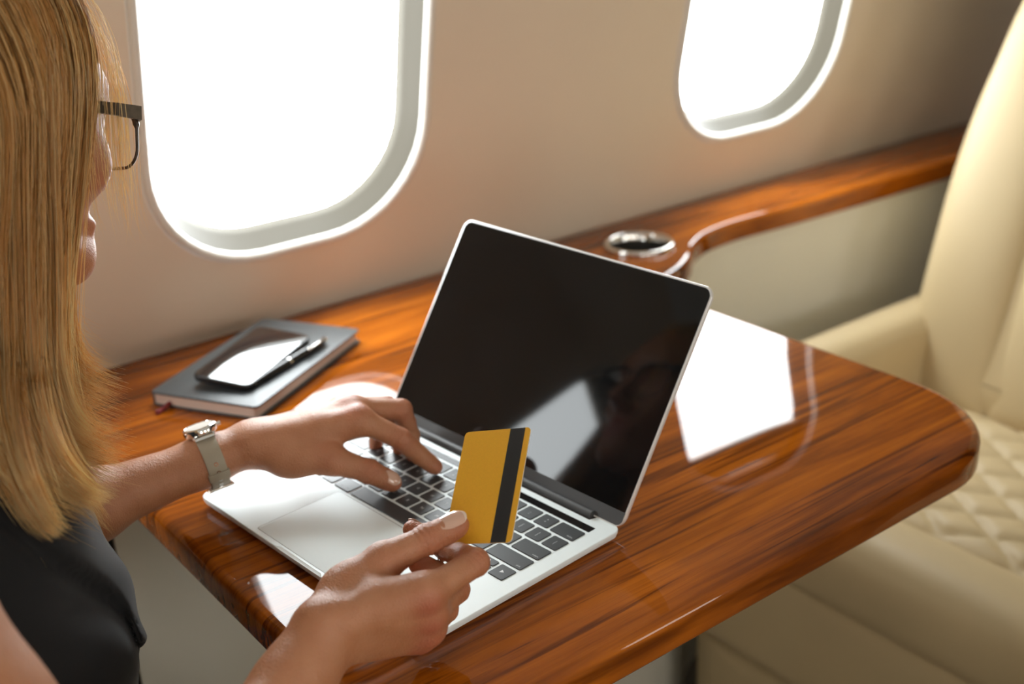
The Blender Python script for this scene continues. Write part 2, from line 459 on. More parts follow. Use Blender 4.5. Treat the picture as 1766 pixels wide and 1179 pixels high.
# keyboard
def text_mesh(txt, size):
    cu = bpy.data.curves.new('glyph', 'FONT'); cu.body = txt; cu.size = size; cu.align_x = 'CENTER'; cu.align_y = 'CENTER'; cu.resolution_u = 1
    o = bpy.data.objects.new('glyph', cu); col.objects.link(o)
    dg = bpy.context.evaluated_depsgraph_get(); me = bpy.data.meshes.new_from_object(o.evaluated_get(dg))
    V = [tuple(v.co) for v in me.vertices]; Fc = [tuple(p.vertices) for p in me.polygons]
    bpy.data.objects.remove(o); bpy.data.curves.remove(cu); bpy.data.meshes.remove(me)
    return V, Fc
PIT = 276.0/14.5; V0 = 90.6; RP = 18.7; KH = 15.9
rows = [
    [('fn', 1), ('control', 1), ('option', 1), ('command', 1.25), ('', 5), ('command', 1.25), ('option', 1), ('\u25C0', 1), ('UD', 1), ('\u25B6', 1)],
    [('shift', 2.25)]+[(c, 1) for c in 'ZXCVBNM']+[('<\n,', 1), ('>\n.', 1), ('?\n/', 1), ('shift', 2.25)],
    [('caps lock', 1.75)]+[(c, 1) for c in 'ASDFGHJKL']+[(':\n;', 1), ('"\n\'', 1), ('return', 1.75)],
    [('tab', 1.5)]+[(c, 1) for c in 'QWERTYUIOP']+[('{\n[', 1), ('}\n]', 1), ('|\n\\', 1)],
    [('~\n`', 1)]+[(a+'\n'+b_, 1) for a, b_ in zip('!@#$%^&*()_+', '1234567890-=')]+[('delete', 1.5)]]
def keycap(u0, u1, v0, v1, legend, parent):
    q = MB(); o = rrect((u0+u1)/2, (v0+v1)/2, (u1-u0)/2, (v1-v0)/2, 1.6, 3)
    q.loft([[lp(*p, -.1) for p in o], [lp(*p, .45) for p in o], [lp(*p, .75) for p in inset(o, .35)]], cap0=False)
    if legend:
        small = len(legend) > 3
        V, Fc = text_mesh(legend, 2.5 if small else (3.3 if '\n' in legend else 4.3))
        cu, cv = (u0+u1)/2, (v0+v1)/2
        if small:
            cv = v0+3.2
            if legend in ('delete', 'return'): cu = u1-5.6
            if legend in ('tab', 'caps lock'): cu = u0+6
            if legend == 'shift': cu = u0+5 if u0 < 100 else u1-5
        q.add([lp(cu+x, cv+y, .78) for x, y, z in V], [f for f in Fc], 1)
    return q.build('key', [M['key'], M['legend']], parent, smooth=False)
for r_i, row in enumerate(rows):
    u = 14.0; v0 = V0+r_i*RP
    for lg_, w in row:
        a, c = u+1.45, u+w*PIT-1.45
        if lg_ == 'UD':
            keycap(a, c, v0, v0+7.6, '\u25BC', base); keycap(a, c, v0+8.3, v0+KH, '\u25B2', base)
        else: keycap(a, c, v0, v0+KH, lg_, base)
        u += w*PIT
tbm = MB(); o = rrect(152, 188.2, 136.6, 4.1, .8, 3)
tbm.loft([[lp(*p, .02) for p in o], [lp(*p, .16) for p in inset(o, .2)]]); tbm.build('touch_bar', M['touchbar'], base)
# hinge and lid
LID = 56.35
lid = empty('lid', lp(0, 206.0, 1.5)); lid.parent = laptop
ca, sa = math.cos(math.radians(LID)), math.sin(math.radians(LID))
def ll(u, s, t):                                # lid coordinates: s up the lid, t out of the screen towards the user
    v, z = s*ca - t*sa, s*sa + t*ca
    return (v*mm, -u*mm, z*mm)
LH = 206.5
def lidring(d, t, r=10.0):
    return [ll(*p, t) for p in inset(rrect(LW/2, LH/2-2, LW/2, LH/2, r, 8), d)]
b = MB(); b.loft([lidring(2.2, -4.6), lidring(.8, -4.1), lidring(.05, -2.6), lidring(0, -.9), lidring(.25, -.25), lidring(.8, .0), lidring(1.7, .04)], cap1=False)
b.build('lid_shell', M['alu_edge'], lid, smooth=True, sharp=30)
b = MB(); b.loft([lidring(1.7, .04), lidring(2.1, .06), lidring(2.4, .02)], cap0=False, cap1=False); b.build('gasket', M['black_plastic'], lid)
b = MB(); b.loft([[ll(*p, t) for p in o_] for o_, t in ((inset(rrect(LW/2, LH/2-2, LW/2, LH/2, 10, 8), 2.2), -.3), (inset(rrect(LW/2, LH/2-2, LW/2, LH/2, 10, 8), 2.25), .05))], cap0=False)
scr = b.build('screen', M['glass_black'], lid)
b = MB()                                         # grey strip below the display and the round hinge cover
o_ = rrect(LW/2, 5.2, LW/2-1.4, 6.6, (8.5, .5, .5, 8.5), 6)
o_ = rrect(LW/2, 5.4, LW/2-1.4, 6.0, (5.9, .5, .5, 5.9), 6)
b.loft([[ll(*p, .0) for p in o_], [ll(*p, .14) for p in inset(o_, .1)]], cap0=False); b.build('chin_strip', M['hinge'], lid)
b = MB(); b.tube([lp(30, 204.6, .6), lp(LW-30, 204.6, .6)], 4.3*mm, 18); b.build('hinge_cover', M['hinge'], laptop, smooth=True, sharp=40)

# ------------------------------------------------------------------ notebook, phone and pen
def frame_from(p_near_left, p_far_left, p_near_right, z):
    a = np.array(p_near_left); return a
nb_c = np.array([.1730, .2255]); nb_rot = math.atan2(.1075, .1825)
nb_l, nb_w, nb_t = .2125, .129, .0155
nb = empty('notebook', (nb_c[0], nb_c[1], ZT), nb_rot)
tag(nb, 'closed black hardcover notebook lying on the wood ledge by the wall', 'notebook')
def nbout(hx, hy, r): return rrect(0, 0, hx, hy, r, 4)
q = MB(); slab(q, [(x-.001, y+.0005) for x, y in nbout(nb_l/2-.003, nb_w/2-.003, .004)], .0022, nb_t-.0022, 0); q.build('page_block', M['paper'], nb)
for z0 in (.0004, nb_t-.0022):
    q = MB(); slab(q, nbout(nb_l/2, nb_w/2, .006), z0, z0+.0022, .0008, .0008, 3); q.build('cover', M['cover'], nb, smooth=True, sharp=40)
q = MB(); q.box(-nb_l/2+.004, nb_l/2-.004, nb_w/2-.003, nb_w/2, .001, nb_t-.001); q.build('spine', M['cover'], nb)
q = MB(); q.tube([(-nb_l/2+.01, nb_w/2-.022, .006), (-nb_l/2-.004, nb_w/2-.022, .004), (-nb_l/2-.010, nb_w/2-.020, .0015), (-nb_l/2-.016, nb_w/2-.019, .0015)], [.0022, .0024, .0028, .0034], 6); q.build('ribbon', M['ribbon'], nb)

def quad_frame(px_pts, z):
    P = [onz(*p, z)[:2] for p in px_pts]; return P
ph_c = np.array([.1625, .2185]); ph_rot = math.atan2(.083, .123)
ph = empty('phone', (ph_c[0], ph_c[1], ZT+nb_t), ph_rot); ph.rotation_euler = Matrix.Rotation(ph_rot, 3, 'Z').to_euler(); ph.rotation_euler.x = .10; ph.location.z += .0032
tag(ph, 'black smartphone with a glossy screen lying on the notebook', 'phone')
PL, PW, PT = .139, .0675, .0074
q = MB(); slab(q, rrect(0, 0, PL/2, PW/2, .010, 6), .0003, PT, .0022, .0022, 4); q.build('body', M['pen_black'], ph, smooth=True, sharp=45)
M['phone_glass'] = mat('phone_glass', (.004, .004, .005), .02, spec=.7, coat=1.0, coat_rough=.01)
q = MB(); slab(q, rrect(0, 0, PL/2-.0022, PW/2-.0022, .008, 6), PT-.0003, PT+.0002, 0); q.build('screen', M['phone_glass'], ph)
pa, pb = np.array([.247, .2135]), np.array([.1235, .1560])
pen_dir = pa-pb; pen_len = .136; pen_rot = math.atan2(pen_dir[1], pen_dir[0])
pc = (pa+pb)/2
pen = empty('pen', (pc[0], pc[1], ZT+nb_t+.0046), pen_rot); tag(pen, 'black ballpoint pen with chrome clip lying on the notebook', 'pen')
h = pen_len/2
q = MB(); q.tube([(-h+.012, 0, 0), (-h+.03, 0, 0), (.0, 0, 0)], [.0026, .0040, .0044], 18); q.build('barrel', M['pen_black'], pen, smooth=True, sharp=50)
q = MB(); q.tube([(.003, 0, 0), (.03, 0, 0), (h-.006, 0, 0)], [.0044, .0044, .0036], 18); q.build('cap', M['pen_black'], pen, smooth=True, sharp=50)
q = MB(); q.tube([(-h, 0, 0), (-h+.005, 0, 0), (-h+.012, 0, 0)], [.0006, .0012, .0026], 14); q.build('tip', M['chrome'], pen, smooth=True, sharp=40)
q = MB(); q.tube([(0, 0, 0), (.003, 0, 0)], .0047, 18); q.build('ring', M['chrome'], pen, smooth=True, sharp=40)
q = MB(); q.tube([(h-.006, 0, 0), (h, 0, 0)], [.0036, .0030], 14); q.build('end_cap', M['chrome'], pen, smooth=True, sharp=40)
q = MB(); q.tube([(h-.004, 0, .0034), (h-.004, -.0030, .0040), (h-.02, -.0046, .0038), (h-.036, -.0046, .0032)], [.0012, .0013, .0013, .0012], 8); q.tube([(h-.0375, -.0046, .0030), (h-.0345, -.0046, .0030)], .0021, 10); q.build('clip', M['chrome'], pen, smooth=True)

# ------------------------------------------------------------------ bank card
card_c = np.array([[.1100, -.2550, .8480], [.1340, -.3010, .8610], [.0820, -.3430, .8080], [.0570, -.2970, .7960]])
CTL = card_c[0]; ex = card_c[1]-card_c[0]; ex /= np.linalg.norm(ex); ey = card_c[0]-card_c[3]; ey -= ex*(ey@ex); ey /= np.linalg.norm(ey)
ez = np.cross(ex, ey)                            # visible face of the card
cc = card_c.mean(0)
card = empty('bank_card'); card.matrix_world = Matrix(((ex[0], ey[0], ez[0], cc[0]), (ex[1], ey[1], ez[1], cc[1]), (ex[2], ey[2], ez[2], cc[2]), (0, 0, 0, 1)))
tag(card, 'gold bank card with a black magnetic stripe held in the right hand', 'bank card')
o1 = rrect(0, 0, .027, .0428, .0033, 6)
def cl(p, z): return (p[0], p[1], z)
q = MB(); q.loft([[cl(p, -.00040) for p in o1], [cl(p, .00030) for p in o1]]); q.build('card_core', M['card_edge'], card)
q = MB(); q.loft([[cl(p, .00030) for p in o1], [cl(p, .00042) for p in inset(o1, .00008)]], cap0=False); q.build('card_face', M['gold'], card)
q = MB(); q.loft([[cl(p, -.00040) for p in o1], [cl(p, -.00050) for p in inset(o1, .0001)]], cap0=False); q.build('card_back', M['gold'], card)
q = MB(); q.box(.0106, .0226, -.0427, .0427, .00040, .00048); q.build('magnetic_stripe', M['stripe'], card)

# ------------------------------------------------------------------ seat across the table
def puff_box(mb, cx, cy, cz, hx, hy, hz, r, puff=0.0, m=0, nseg=6):
    """cushion: a box with round edges, its broad faces slightly domed"""
    bm = bmesh.new(); bmesh.ops.create_cube(bm, size=2.0)
    bmesh.ops.subdivide_edges(bm, edges=bm.edges[:], cuts=nseg*2-1, use_grid_fill=True)
    for v in bm.verts:
        p = np.array(v.co); hh = np.array([hx, hy, hz]); q_ = p*hh
        inner = np.clip(q_, -(hh-r), hh-r); d = q_-inner; l = np.linalg.norm(d)
        # spread samples so that the rim gets enough of them
        if l > 1e-9:
            dm = np.max(np.abs(d)/r) if r else 1; d = d/l*r*dm
        w = (1-p*p).clip(0)
        o = inner+d
        if puff:
            o[0] += p[0]*puff*w[1]*w[2] if abs(p[0]) > .999 else 0
            o[1] += p[1]*puff*w[0]*w[2] if abs(p[1]) > .999 else 0
            o[2] += p[2]*puff*w[0]*w[1] if abs(p[2]) > .999 else 0
        v.co = Vector(o)
    V = [(v.co.x+cx, v.co.y+cy, v.co.z+cz) for v in bm.verts]; bm.verts.index_update()
    Fc = [tuple(v.index for v in f.verts) for f in bm.faces]; bm.free()
    return mb.add(V, Fc, m)
def soft(name, parent, c, hsize, r, puff=0, m=None, seg=8):
    q = MB(); puff_box(q, *c, *hsize, r, puff, 0, seg); return q.build(name, m or M['leather'], parent, smooth=True)
def make_seat():
    """origin on the floor, seat faces -x; wall side is +y"""
    root = empty('cabin_seat')
    # base
    soft('base_skirt', root, (.15, -.17, .115), (.26, .27, .095), .02, seg=6)
    soft('front_fascia', root, (.15, -.17, .300), (.28, .285, .088), .035, .004)
    q = MB(); q.box(-.15, .35, -.43, .09, .0, .03); q.build('floor_track', M['black_plastic'], root)
    # cushion with raised front roll and quilted middle
    soft('front_roll', root, (-.070, -.17, .412), (.066, .290, .058), .052, .002)
    nx, ny = 84, 96; xs = np.linspace(-.015, .32, nx); ys = np.linspace(-.425, .05, ny); q = MB()
    V = []; P_ = .062
    for y in ys:
        for x in xs:
            a = ((x+y*.62)/P_) % 1.0; c = ((x-y*.62)/P_) % 1.0
            g = min(a, 1-a, c, 1-c)*2
            e = min(1, min(x+.015, .32-x, y+.425, .05-y)/.03)
            V.append((x, y, .437+.011*(1-math.exp(-g*4.5))*(.4+.6*max(0, e)) + .012*math.sqrt(max(0, e))))
    Fc = [(j*nx+i, j*nx+i+1, (j+1)*nx+i+1, (j+1)*nx+i) for j in range(ny-1) for i in range(nx-1)]
    nV = len(V)
    border = [i for i in range(nx)]+[j*nx+nx-1 for j in range(1, ny)]+[(ny-1)*nx+i for i in range(nx-2, -1, -1)]+[j*nx for j in range(ny-2, 0, -1)]
    V += [(V[i][0], V[i][1], .37) for i in border]; n = len(border)
    Fc += [(border[i], border[(i+1) % n], nV+(i+1) % n, nV+i) for i in range(n)]
    q.add(V, Fc); q.build('quilted_cushion', M['leather'], root, smooth=True, sharp=60)
    # wall-side and aisle-side bolsters
    soft('armrest', root, (.16, .100, .470), (.33, .045, .095), .036, .003)
    soft('armrest', root, (.16, -.480, .470), (.33, .045, .095), .036, .003)
    # backrest, leaning back, with round shoulders: a middle panel between two bolsters
    bk = empty('backrest'); bk.parent = root
    rec = math.radians(17)
    def bpnt(y, s, t):      # s up the back, t forward (towards the sitter)
        return (.345+s*math.sin(rec)-t*math.cos(rec), y, .40+s*math.cos(rec)+t*math.sin(rec))
    yc = -.19; half = .315; Hs = .86
    right_ = []
    for k in range(40):
        s_ = .10+.76*math.sin(math.pi/2*k/39)
        right_.append((half*(1-max(0, (s_-.28)/.58)**2.3)**(1/2.0), s_))
    prof = [(-half+.08, 0), (half-.08, 0), (half-.03, .02), (half-.008, .05)]+right_+[(-a, c) for a, c in right_[::-1][1:]]+[(-half+.008, .05), (-half+.03, .02)]
    q = MB(); rings = []
    for d, t in ((.03, -.10), (.006, -.09), (0, -.055), (0, .0), (.006, .032), (.020, .055), (.042, .070), (.075, .078)):
        rings.append([bpnt(yc+p[0], p[1], t-.03) for p in inset(prof, d)])
    q.loft(rings); q.build('back_shell', M['leather'], bk, smooth=True, sharp=70)
    nx, ny = 30, 60
    for nm, ya_, yb_, bulge, tt in (('back_bolster', yc+half-.175, yc+half-.035, .016, .046), ('back_panel', yc-half+.178, yc+half-.178, .020, .044), ('back_bolster', yc-half+.035, yc-half+.175, .016, .046)):
        q = MB(); V = []
        for j in range(ny):
            s = .03+(.74)*j/(ny-1); sq = (1-max(0, (s-.28)/.58)**2.3)**.5
            for i in range(nx):
                y = ya_+(yb_-ya_)*i/(nx-1); e = 1-(2*i/(nx-1)-1)**2; f_ = 1-(2*j/(ny-1)-1)**8
                lum = .012*math.exp(-((s-.25)/.14)**2)+.015*math.exp(-((s-.66)/.12)**2)
                V.append(bpnt(yc+(y-yc)*(.12+.88*sq), s, tt-.006+bulge*math.sqrt(max(0, e))*math.sqrt(max(0, f_))+lum*e**.3*max(0, f_)))
        Fc = [(j*nx+i, j*nx+i+1, (j+1)*nx+i+1, (j+1)*nx+i) for j in range(ny-1) for i in range(nx-1)]
        q.add(V, Fc); q.build(nm, M['leather'], bk, smooth=True)
    return root
seat = make_seat(); seat.location = (.815, -.002, 0)
tag(seat, 'cream leather cabin seat with quilted cushion across the table', 'seat', 'cabin seats')
def copy_tree(o, parent=None):
    c = o.copy(); col.objects.link(c); c.parent = parent
    for ch in list(o.children): copy_tree(ch, c)
    return c

# ------------------------------------------------------------------ person: implicit surface -> one mesh
def vlen(a): return np.sqrt(np.einsum('ij,ij->i', a, a))
class Cone:
    """tapered capsule; flat = (direction, factor) squeezes the section along that direction"""
    def __init__(s, a, b, ra, rb, flat=None):
        s.a = np.array(a, float); s.b = np.array(b, float); s.ra, s.rb = ra, rb; s.flat = flat
        s.c = (s.a+s.b)/2; s.r = np.linalg.norm(s.b-s.a)/2+max(ra, rb)*1.2
    def __call__(s, P):
        ba = s.b-s.a; pa = P-s.a
        t = np.clip(pa@ba/max(ba@ba, 1e-12), 0, 1)
        q = pa-t[:, None]*ba
        if s.flat is not None:
            n, k = s.flat; n = np.asarray(n)/np.linalg.norm(n); q = q+np.outer(q@n, n)*(1/k-1)
        return (vlen(q)-(s.ra+t*(s.rb-s.ra)))*(.8 if s.flat is not None else 1)
class Ell:
    def __init__(s, c, axes, rad):
        s.c = np.array(c, float); s.R = np.array([np.asarray(a)/np.linalg.norm(a) for a in axes]); s.rad = np.array(rad); s.r = max(rad)
    def __call__(s, P):
        q = (P-s.c)@s.R.T; k0 = vlen(q/s.rad); k1 = vlen(q/(s.rad**2))
        return k0*(k0-1)/np.maximum(k1, 1e-9)
def smin(a, b, k):
    if k <= 0: return np.minimum(a, b)
    h = np.maximum(k-np.abs(a-b), 0)/k
    return np.minimum(a, b)-h*h*k*.25
def blend(prims, P, k):
    d = None
    for f in prims:
        e = f(P); d = e if d is None else smin(d, e, k)
    return d
def surface(fn, lo, hi, h):
    """surface nets over fn inside a box; fine samples only near the surface"""
    lo = np.array(lo, float); n = np.ceil((np.array(hi)-lo)/h/4).astype(int)*4+1
    cs = [np.arange(0, n[i], 4) for i in range(3)]
    G = np.stack(np.meshgrid(*cs, indexing='ij'), -1).reshape(-1, 3)
    dc = fn(lo+G*h).reshape([len(c) for c in cs])
    D = np.repeat(np.repeat(np.repeat(dc, 4, 0), 4, 1), 4, 2)[:n[0], :n[1], :n[2]].astype(np.float32)
    near = np.abs(dc) < 9*h
    mk = np.repeat(np.repeat(np.repeat(near, 4, 0), 4, 1), 4, 2)
    # the coarse sample stands for the cells after it as well as before it
    mk2 = mk.copy()
    for ax in range(3):
        mk2 |= np.roll(mk2, -3, ax)
    mk = mk2[:n[0], :n[1], :n[2]]
    I = np.argwhere(mk)
    vals = np.concatenate([fn(lo+I[i:i+200000]*h) for i in range(0, len(I), 200000)]) if len(I) else np.zeros(0)
    D[mk] = vals
    S = D < 0
    c = np.zeros(np.array(D.shape)-1, int)
    for dx in (0, 1):
        for dy in (0, 1):
            for dz in (0, 1):
                c += S[dx:D.shape[0]-1+dx, dy:D.shape[1]-1+dy, dz:D.shape[2]-1+dz]
    act = np.argwhere((c > 0) & (c < 8))
    idx = -np.ones(c.shape, int); idx[tuple(act.T)] = np.arange(len(act))
    acc = np.zeros((len(act), 3)); cnt = np.zeros(len(act))
    corners = [(x, y, z) for x in (0, 1) for y in (0, 1) for z in (0, 1)]
    val = {k: D[act[:, 0]+k[0], act[:, 1]+k[1], act[:, 2]+k[2]].astype(float) for k in corners}
    for a in corners:
        for ax in range(3):
            if a[ax]: continue
            b_ = list(a); b_[ax] = 1; b_ = tuple(b_)
            va, vb = val[a], val[b_]; m = (va < 0) != (vb < 0)
            t = np.where(m, va/np.where(np.abs(va-vb) < 1e-12, 1, va-vb), 0)
            p = np.array(a, float)[None].repeat(len(act), 0); p[:, ax] = t
            acc[m] += p[m]; cnt[m] += 1
    V = lo+(act+acc/cnt[:, None])*h
    F_ = []
    for ax in range(3):
        o1, o2 = [(1, 2), (2, 0), (0, 1)][ax]
        sl = [slice(1, -1)]*3; sl[ax] = slice(0, -1); sh = [slice(1, -1)]*3; sh[ax] = slice(1, None)
        A, B = S[tuple(sl)], S[tuple(sh)]
        E_ = np.argwhere(A != B); flip = A[tuple(E_.T)]
        base_ = E_.copy()
        for k in range(3):
            if k != ax: base_[:, k] += 1
        q = []
        for da, db in ((0, 0), (-1, 0), (-1, -1), (0, -1)):
            w = base_.copy(); w[:, o1] += da; w[:, o2] += db; q.append(idx[tuple(w.T)])
        q = np.stack(q, 1); q[~flip] = q[~flip][:, ::-1]
        F_.append(q)
    F_ = np.concatenate(F_)[:, ::-1]; F_ = F_[(F_ >= 0).all(1)]
    return V, F_
def relax(V, F_, it=2, lam=.5):
    n = len(V)
    for _ in range(it):
        acc = np.zeros_like(V); cnt = np.zeros(n)
        for k in range(4):
            a, b_ = F_[:, k], F_[:, (k+1) % 4]
            np.add.at(acc, a, V[b_]); np.add.at(cnt, a, 1); np.add.at(acc, b_, V[a]); np.add.at(cnt, b_, 1)
        V = V+lam*(acc/np.maximum(cnt, 1)[:, None]-V)
    return V
def np_mesh(name, V, F_, mats, parent=None, smooth=True):
    me = bpy.data.meshes.new(name)
    me.vertices.add(len(V)); me.vertices.foreach_set('co', np.asarray(V, np.float32).ravel())
    F_ = np.asarray(F_); k = F_.shape[1]
    me.loops.add(F_.size); me.loops.foreach_set('vertex_index', F_.ravel().astype(np.int32))
    me.polygons.add(len(F_)); me.polygons.foreach_set('loop_start', np.arange(0, F_.size, k, dtype=np.int32))
    try: me.polygons.foreach_set('loop_total', np.full(len(F_), k, np.int32))
    except Exception: pass
    me.update(calc_edges=True); me.validate()
    for m in (mats if isinstance(mats, (list, tuple)) else [mats]): me.materials.append(m)
    if smooth: me.polygons.foreach_set('use_smooth', [True]*len(me.polygons))
    o = bpy.data.objects.new(name, me); col.objects.link(o)
    if parent is not None: o.parent = parent
    return o

RED = []                                   # (point, radius, weight): naturally redder skin
FINGER_R = {'index': (.0106, .0093, .0080, .0068), 'middle': (.0106, .0094, .0081, .0069), 'ring': (.0100, .0088, .0076, .0065), 'pinky': (.0088, .0078, .0068, .0058)}
class Hand:
    def __init__(s, wrist, fore, J, thumb, palm_dir, row, wr=(.0165, .021), fore_r=(.0205, .0215, .026)):
        """J: finger -> 4 joints; thumb: 4 joints; palm_dir: from the back of the hand to the palm; row: index side to little-finger side"""
        s.fingers = []; palm = []
        pd_ = np.array(palm_dir)/np.linalg.norm(palm_dir); rw = np.array(row)/np.linalg.norm(row)
        names = ['index', 'middle', 'ring', 'pinky']; offs = [-.0125, -.004, .005, .0125]
        for nme, of in zip(names, offs):
            j = J[nme]; r = FINGER_R[nme]
            w = wrist+rw*of
            palm.append(Cone(w, j[0], .0150, r[0]*1.02))
            palm.append(Cone(w*.45+j[0]*.55+pd_*.007, j[0]+pd_*.004, .0125, r[0]*.9))
            RED.append((j[0]-pd_*.009, .011, .75)); RED.append((j[1], .011, .55)); RED.append((j[3], .011, .5))
            prox = Cone(j[0], j[1], r[0]*.98, r[1])
            # knuckle swell, slight waist in each bone
            chain = [Cone(j[1], (j[1]+j[2])/2, r[1], r[1]*.91), Cone((j[1]+j[2])/2, j[2], r[1]*.91, r[2]), Cone(j[2], j[3], r[2], r[3])]
            d = j[3]-j[2]; d /= np.linalg.norm(d)
            chain.append(Ell(j[2]*.35+j[3]*.65, [d, np.cross(d, pd_), pd_-d*(pd_@d)], (r[3]*1.75, r[3]*1.13, r[3]*1.05)))
            s.fingers.append((prox, chain))
        for a, b_ in zip(names[:-1], names[1:]):                       # web between the knuckles
            palm.append(Cone(J[a][0]+pd_*.002, J[b_][0]+pd_*.002, .0092, .0088))
        t = thumb
        palm.append(Cone(t[0], t[1], .0150, .0118)); 
        palm.append(Cone(t[0]*.5+wrist*.5, t[0], .016, .0145))
        palm.append(Cone(t[0]*.45+t[1]*.55, J['index'][0]*.62+wrist*.38, .0105, .0105))   # thumb web
        palm.append(Cone(t[0]*.8+t[1]*.2+pd_*.004, J['middle'][0]*.5+wrist*.5+pd_*.009, .014, .012))
        RED.append((t[1], .014, .35)); RED.append((t[2], .012, .6)); RED.append((t[3], .012, .55))
        dth = t[3]-t[2]; dth /= np.linalg.norm(dth)
        s.thumb = [Cone(t[1], (t[1]+t[2])/2, .0116, .0098), Cone((t[1]+t[2])/2, t[2], .0098, .0100), Cone(t[2], t[3], .0099, .0078)]
        s.thumb.append(Ell(t[2]*.32+t[3]*.68, [dth, np.cross(dth, pd_), np.cross(dth, np.cross(dth, pd_))], (.0150, .0098, .0085)))
        palm.append(Cone(wrist, fore[0], wr[1], fore_r[0], (pd_, .80)))
        s.arm = [Cone(fore[0], fore[1], fore_r[0], fore_r[1], (pd_, .86)), Cone(fore[1], fore[2], fore_r[1], fore_r[2])]
        s.palm = palm; pts = [wrist]+list(fore)+[p for j in J.values() for p in j]+list(thumb)
        s.creases = []
        for nme in names:
            j = J[nme]; ax_ = j[2]-j[0]; s.creases.append((j[1], ax_/np.linalg.norm(ax_), .0075, .0008))
            ax_ = j[3]-j[1]; s.creases.append((j[2], ax_/np.linalg.norm(ax_), .006, .0006))
        ax_ = t[3]-t[1]; s.creases.append((t[2], ax_/np.linalg.norm(ax_), .0085, .0011))
    def __call__(s, P):
        palm = blend(s.palm, P, .010)
        palm = smin(palm, blend(s.arm, P, .012), .016)
        out = None
        for prox, chain in s.fingers:
            d = smin(palm, prox(P), .0055)
            d = smin(d, blend(chain, P, .0028), .0026)
            out = d if out is None else np.minimum(out, d)
        th = smin(palm, s.thumb[0](P), .008); th = smin(th, blend(s.thumb[1:], P, .004), .004)
        out = np.minimum(out, th)
        for c, a, r, h in s.creases:
            q = P-c; w = np.einsum('ij,ij->i', q, q)/(r*r*2.2); m = w < 4
            if m.any():
                x = q[m]@a; y = q[m]@np.cross(a, (.3, .5, .8))
                out[m] = out[m]+h*np.exp(-w[m])*np.cos(TAU*(x/.0036+.35*np.sin(y*300)))
        return out

# ---- right hand, holding the card
r_wr = at(556, 1094, .787)
RJ = {'index': [at(733, 1024, .788), at(820, 969, .815), at(770, 946, .858), at(711, 913, .864)],
      'middle': [at(738, 1058, .798), at(786, 1016, .836), at(752, 988, .853), at(722, 972, .846)],
      'ring': [at(736, 1083, .808), at(768, 1050, .843), at(738, 1022, .858), at(712, 1010, .847)],
      'pinky': [at(722, 1098, .816), at(744, 1074, .843), at(720, 1052, .850), at(700, 1044, .841)]}
RTH = [at(588, 1030, .802), at(662, 967, .813), at(738, 929, .822), at(787, 906, .829)]
r_fore = [at(512, 1168, .770), at(360, 1350, .705), at(120, 1580, .622)]
row = RJ['pinky'][0]-RJ['index'][0]
meta = RJ['index'][0]-r_wr
r_palm = np.cross(row, meta); 
if r_palm@FW < 0: r_palm = -r_palm
RH = Hand(r_wr, r_fore, RJ, RTH, r_palm, row, wr=(.0165, .0225), fore_r=(.0222, .0275, .036))
# ---- left hand, typing
l_wr = at(436, 764, 1.045)
LJ = {'index': [at(618, 722, 1.040), at(692, 757, 1.044), at(724, 785, 1.057), at(750, 805, 1.066)],
      'middle': [at(606, 706, 1.056), at(692, 706, 1.070), at(708, 750, 1.084), at(712, 783, 1.094)],
      'ring': [at(590, 704, 1.074), at(668, 700, 1.092), at(688, 744, 1.104), at(690, 776, 1.114)],
      'pinky': [at(572, 710, 1.090), at(634, 712, 1.108), at(650, 744, 1.118), at(648, 770, 1.125)]}
LTH = [at(486, 785, 1.034), at(572, 793, 1.028), at(636, 812, 1.034), at(676, 831, 1.042)]
l_fore = [at(352, 796, 1.030), at(150, 874, .990), at(-30, 945, .952)]
lrow = LJ['pinky'][0]-LJ['index'][0]; lmeta = LJ['middle'][0]-l_wr
l_palm = np.cross(lrow, lmeta)
if l_palm[2] > 0: l_palm = -l_palm
LHd = Hand(l_wr, l_fore, LJ, LTH, l_palm, lrow, wr=(.0165, .0225), fore_r=(.0215, .0315, .036))

# ---- head
HO = np.array([-.118, -.008, 1.082]); yaw_, pit_, rol_ = math.radians(22.6), math.radians(17.0), math.radians(-7.3)
HF = np.array([math.cos(pit_)*math.cos(yaw_), math.cos(pit_)*math.sin(yaw_), -math.sin(pit_)])
_L = np.array([-math.sin(yaw_), math.cos(yaw_), 0.0]); _U = np.cross(HF, _L)
HL = math.cos(rol_)*_L+math.sin(rol_)*_U; HU = np.cross(HF, HL)
def hd(f, l, u): return HO+HF*f+HL*l+HU*u
AX = [HF, HL, HU]
head_prims = [Ell(hd(-.012, 0, .034), AX, (.094, .073, .084)), Ell(hd(.030, 0, -.020), AX, (.060, .056, .075)), Ell(hd(.030, 0, .02), AX, (.062, .060, .06)),
              Cone(hd(.012, .040, -.072), hd(.070, .012, -.103), .014, .013), Cone(hd(.012, -.040, -.072), hd(.070, -.012, -.103), .014, .013),
              Ell(hd(.073, 0, -.104), AX, (.016, .017, .014)), Ell(hd(.056, .036, -.034), AX, (.026, .022, .022)), Ell(hd(.056, -.036, -.034), AX, (.026, .022, .022)),
              Cone(hd(.066, 0, -.055), hd(.078, 0, -.085), .021, .015), Cone(hd(.075, .03, .018), hd(.080, 0, .016), .011, .010), Cone(hd(.075, -.03, .018), hd(.080, 0, .016), .011, .010)]
nose = [Cone(hd(.086, 0, .004), hd(.107, 0, -.040), .0055, .0078), Ell(hd(.103, 0, -.044), AX, (.010, .010, .008)), Ell(hd(.093, .010, -.046), AX, (.009, .006, .006)), Ell(hd(.093, -.010, -.046), AX, (.009, .006, .006))]
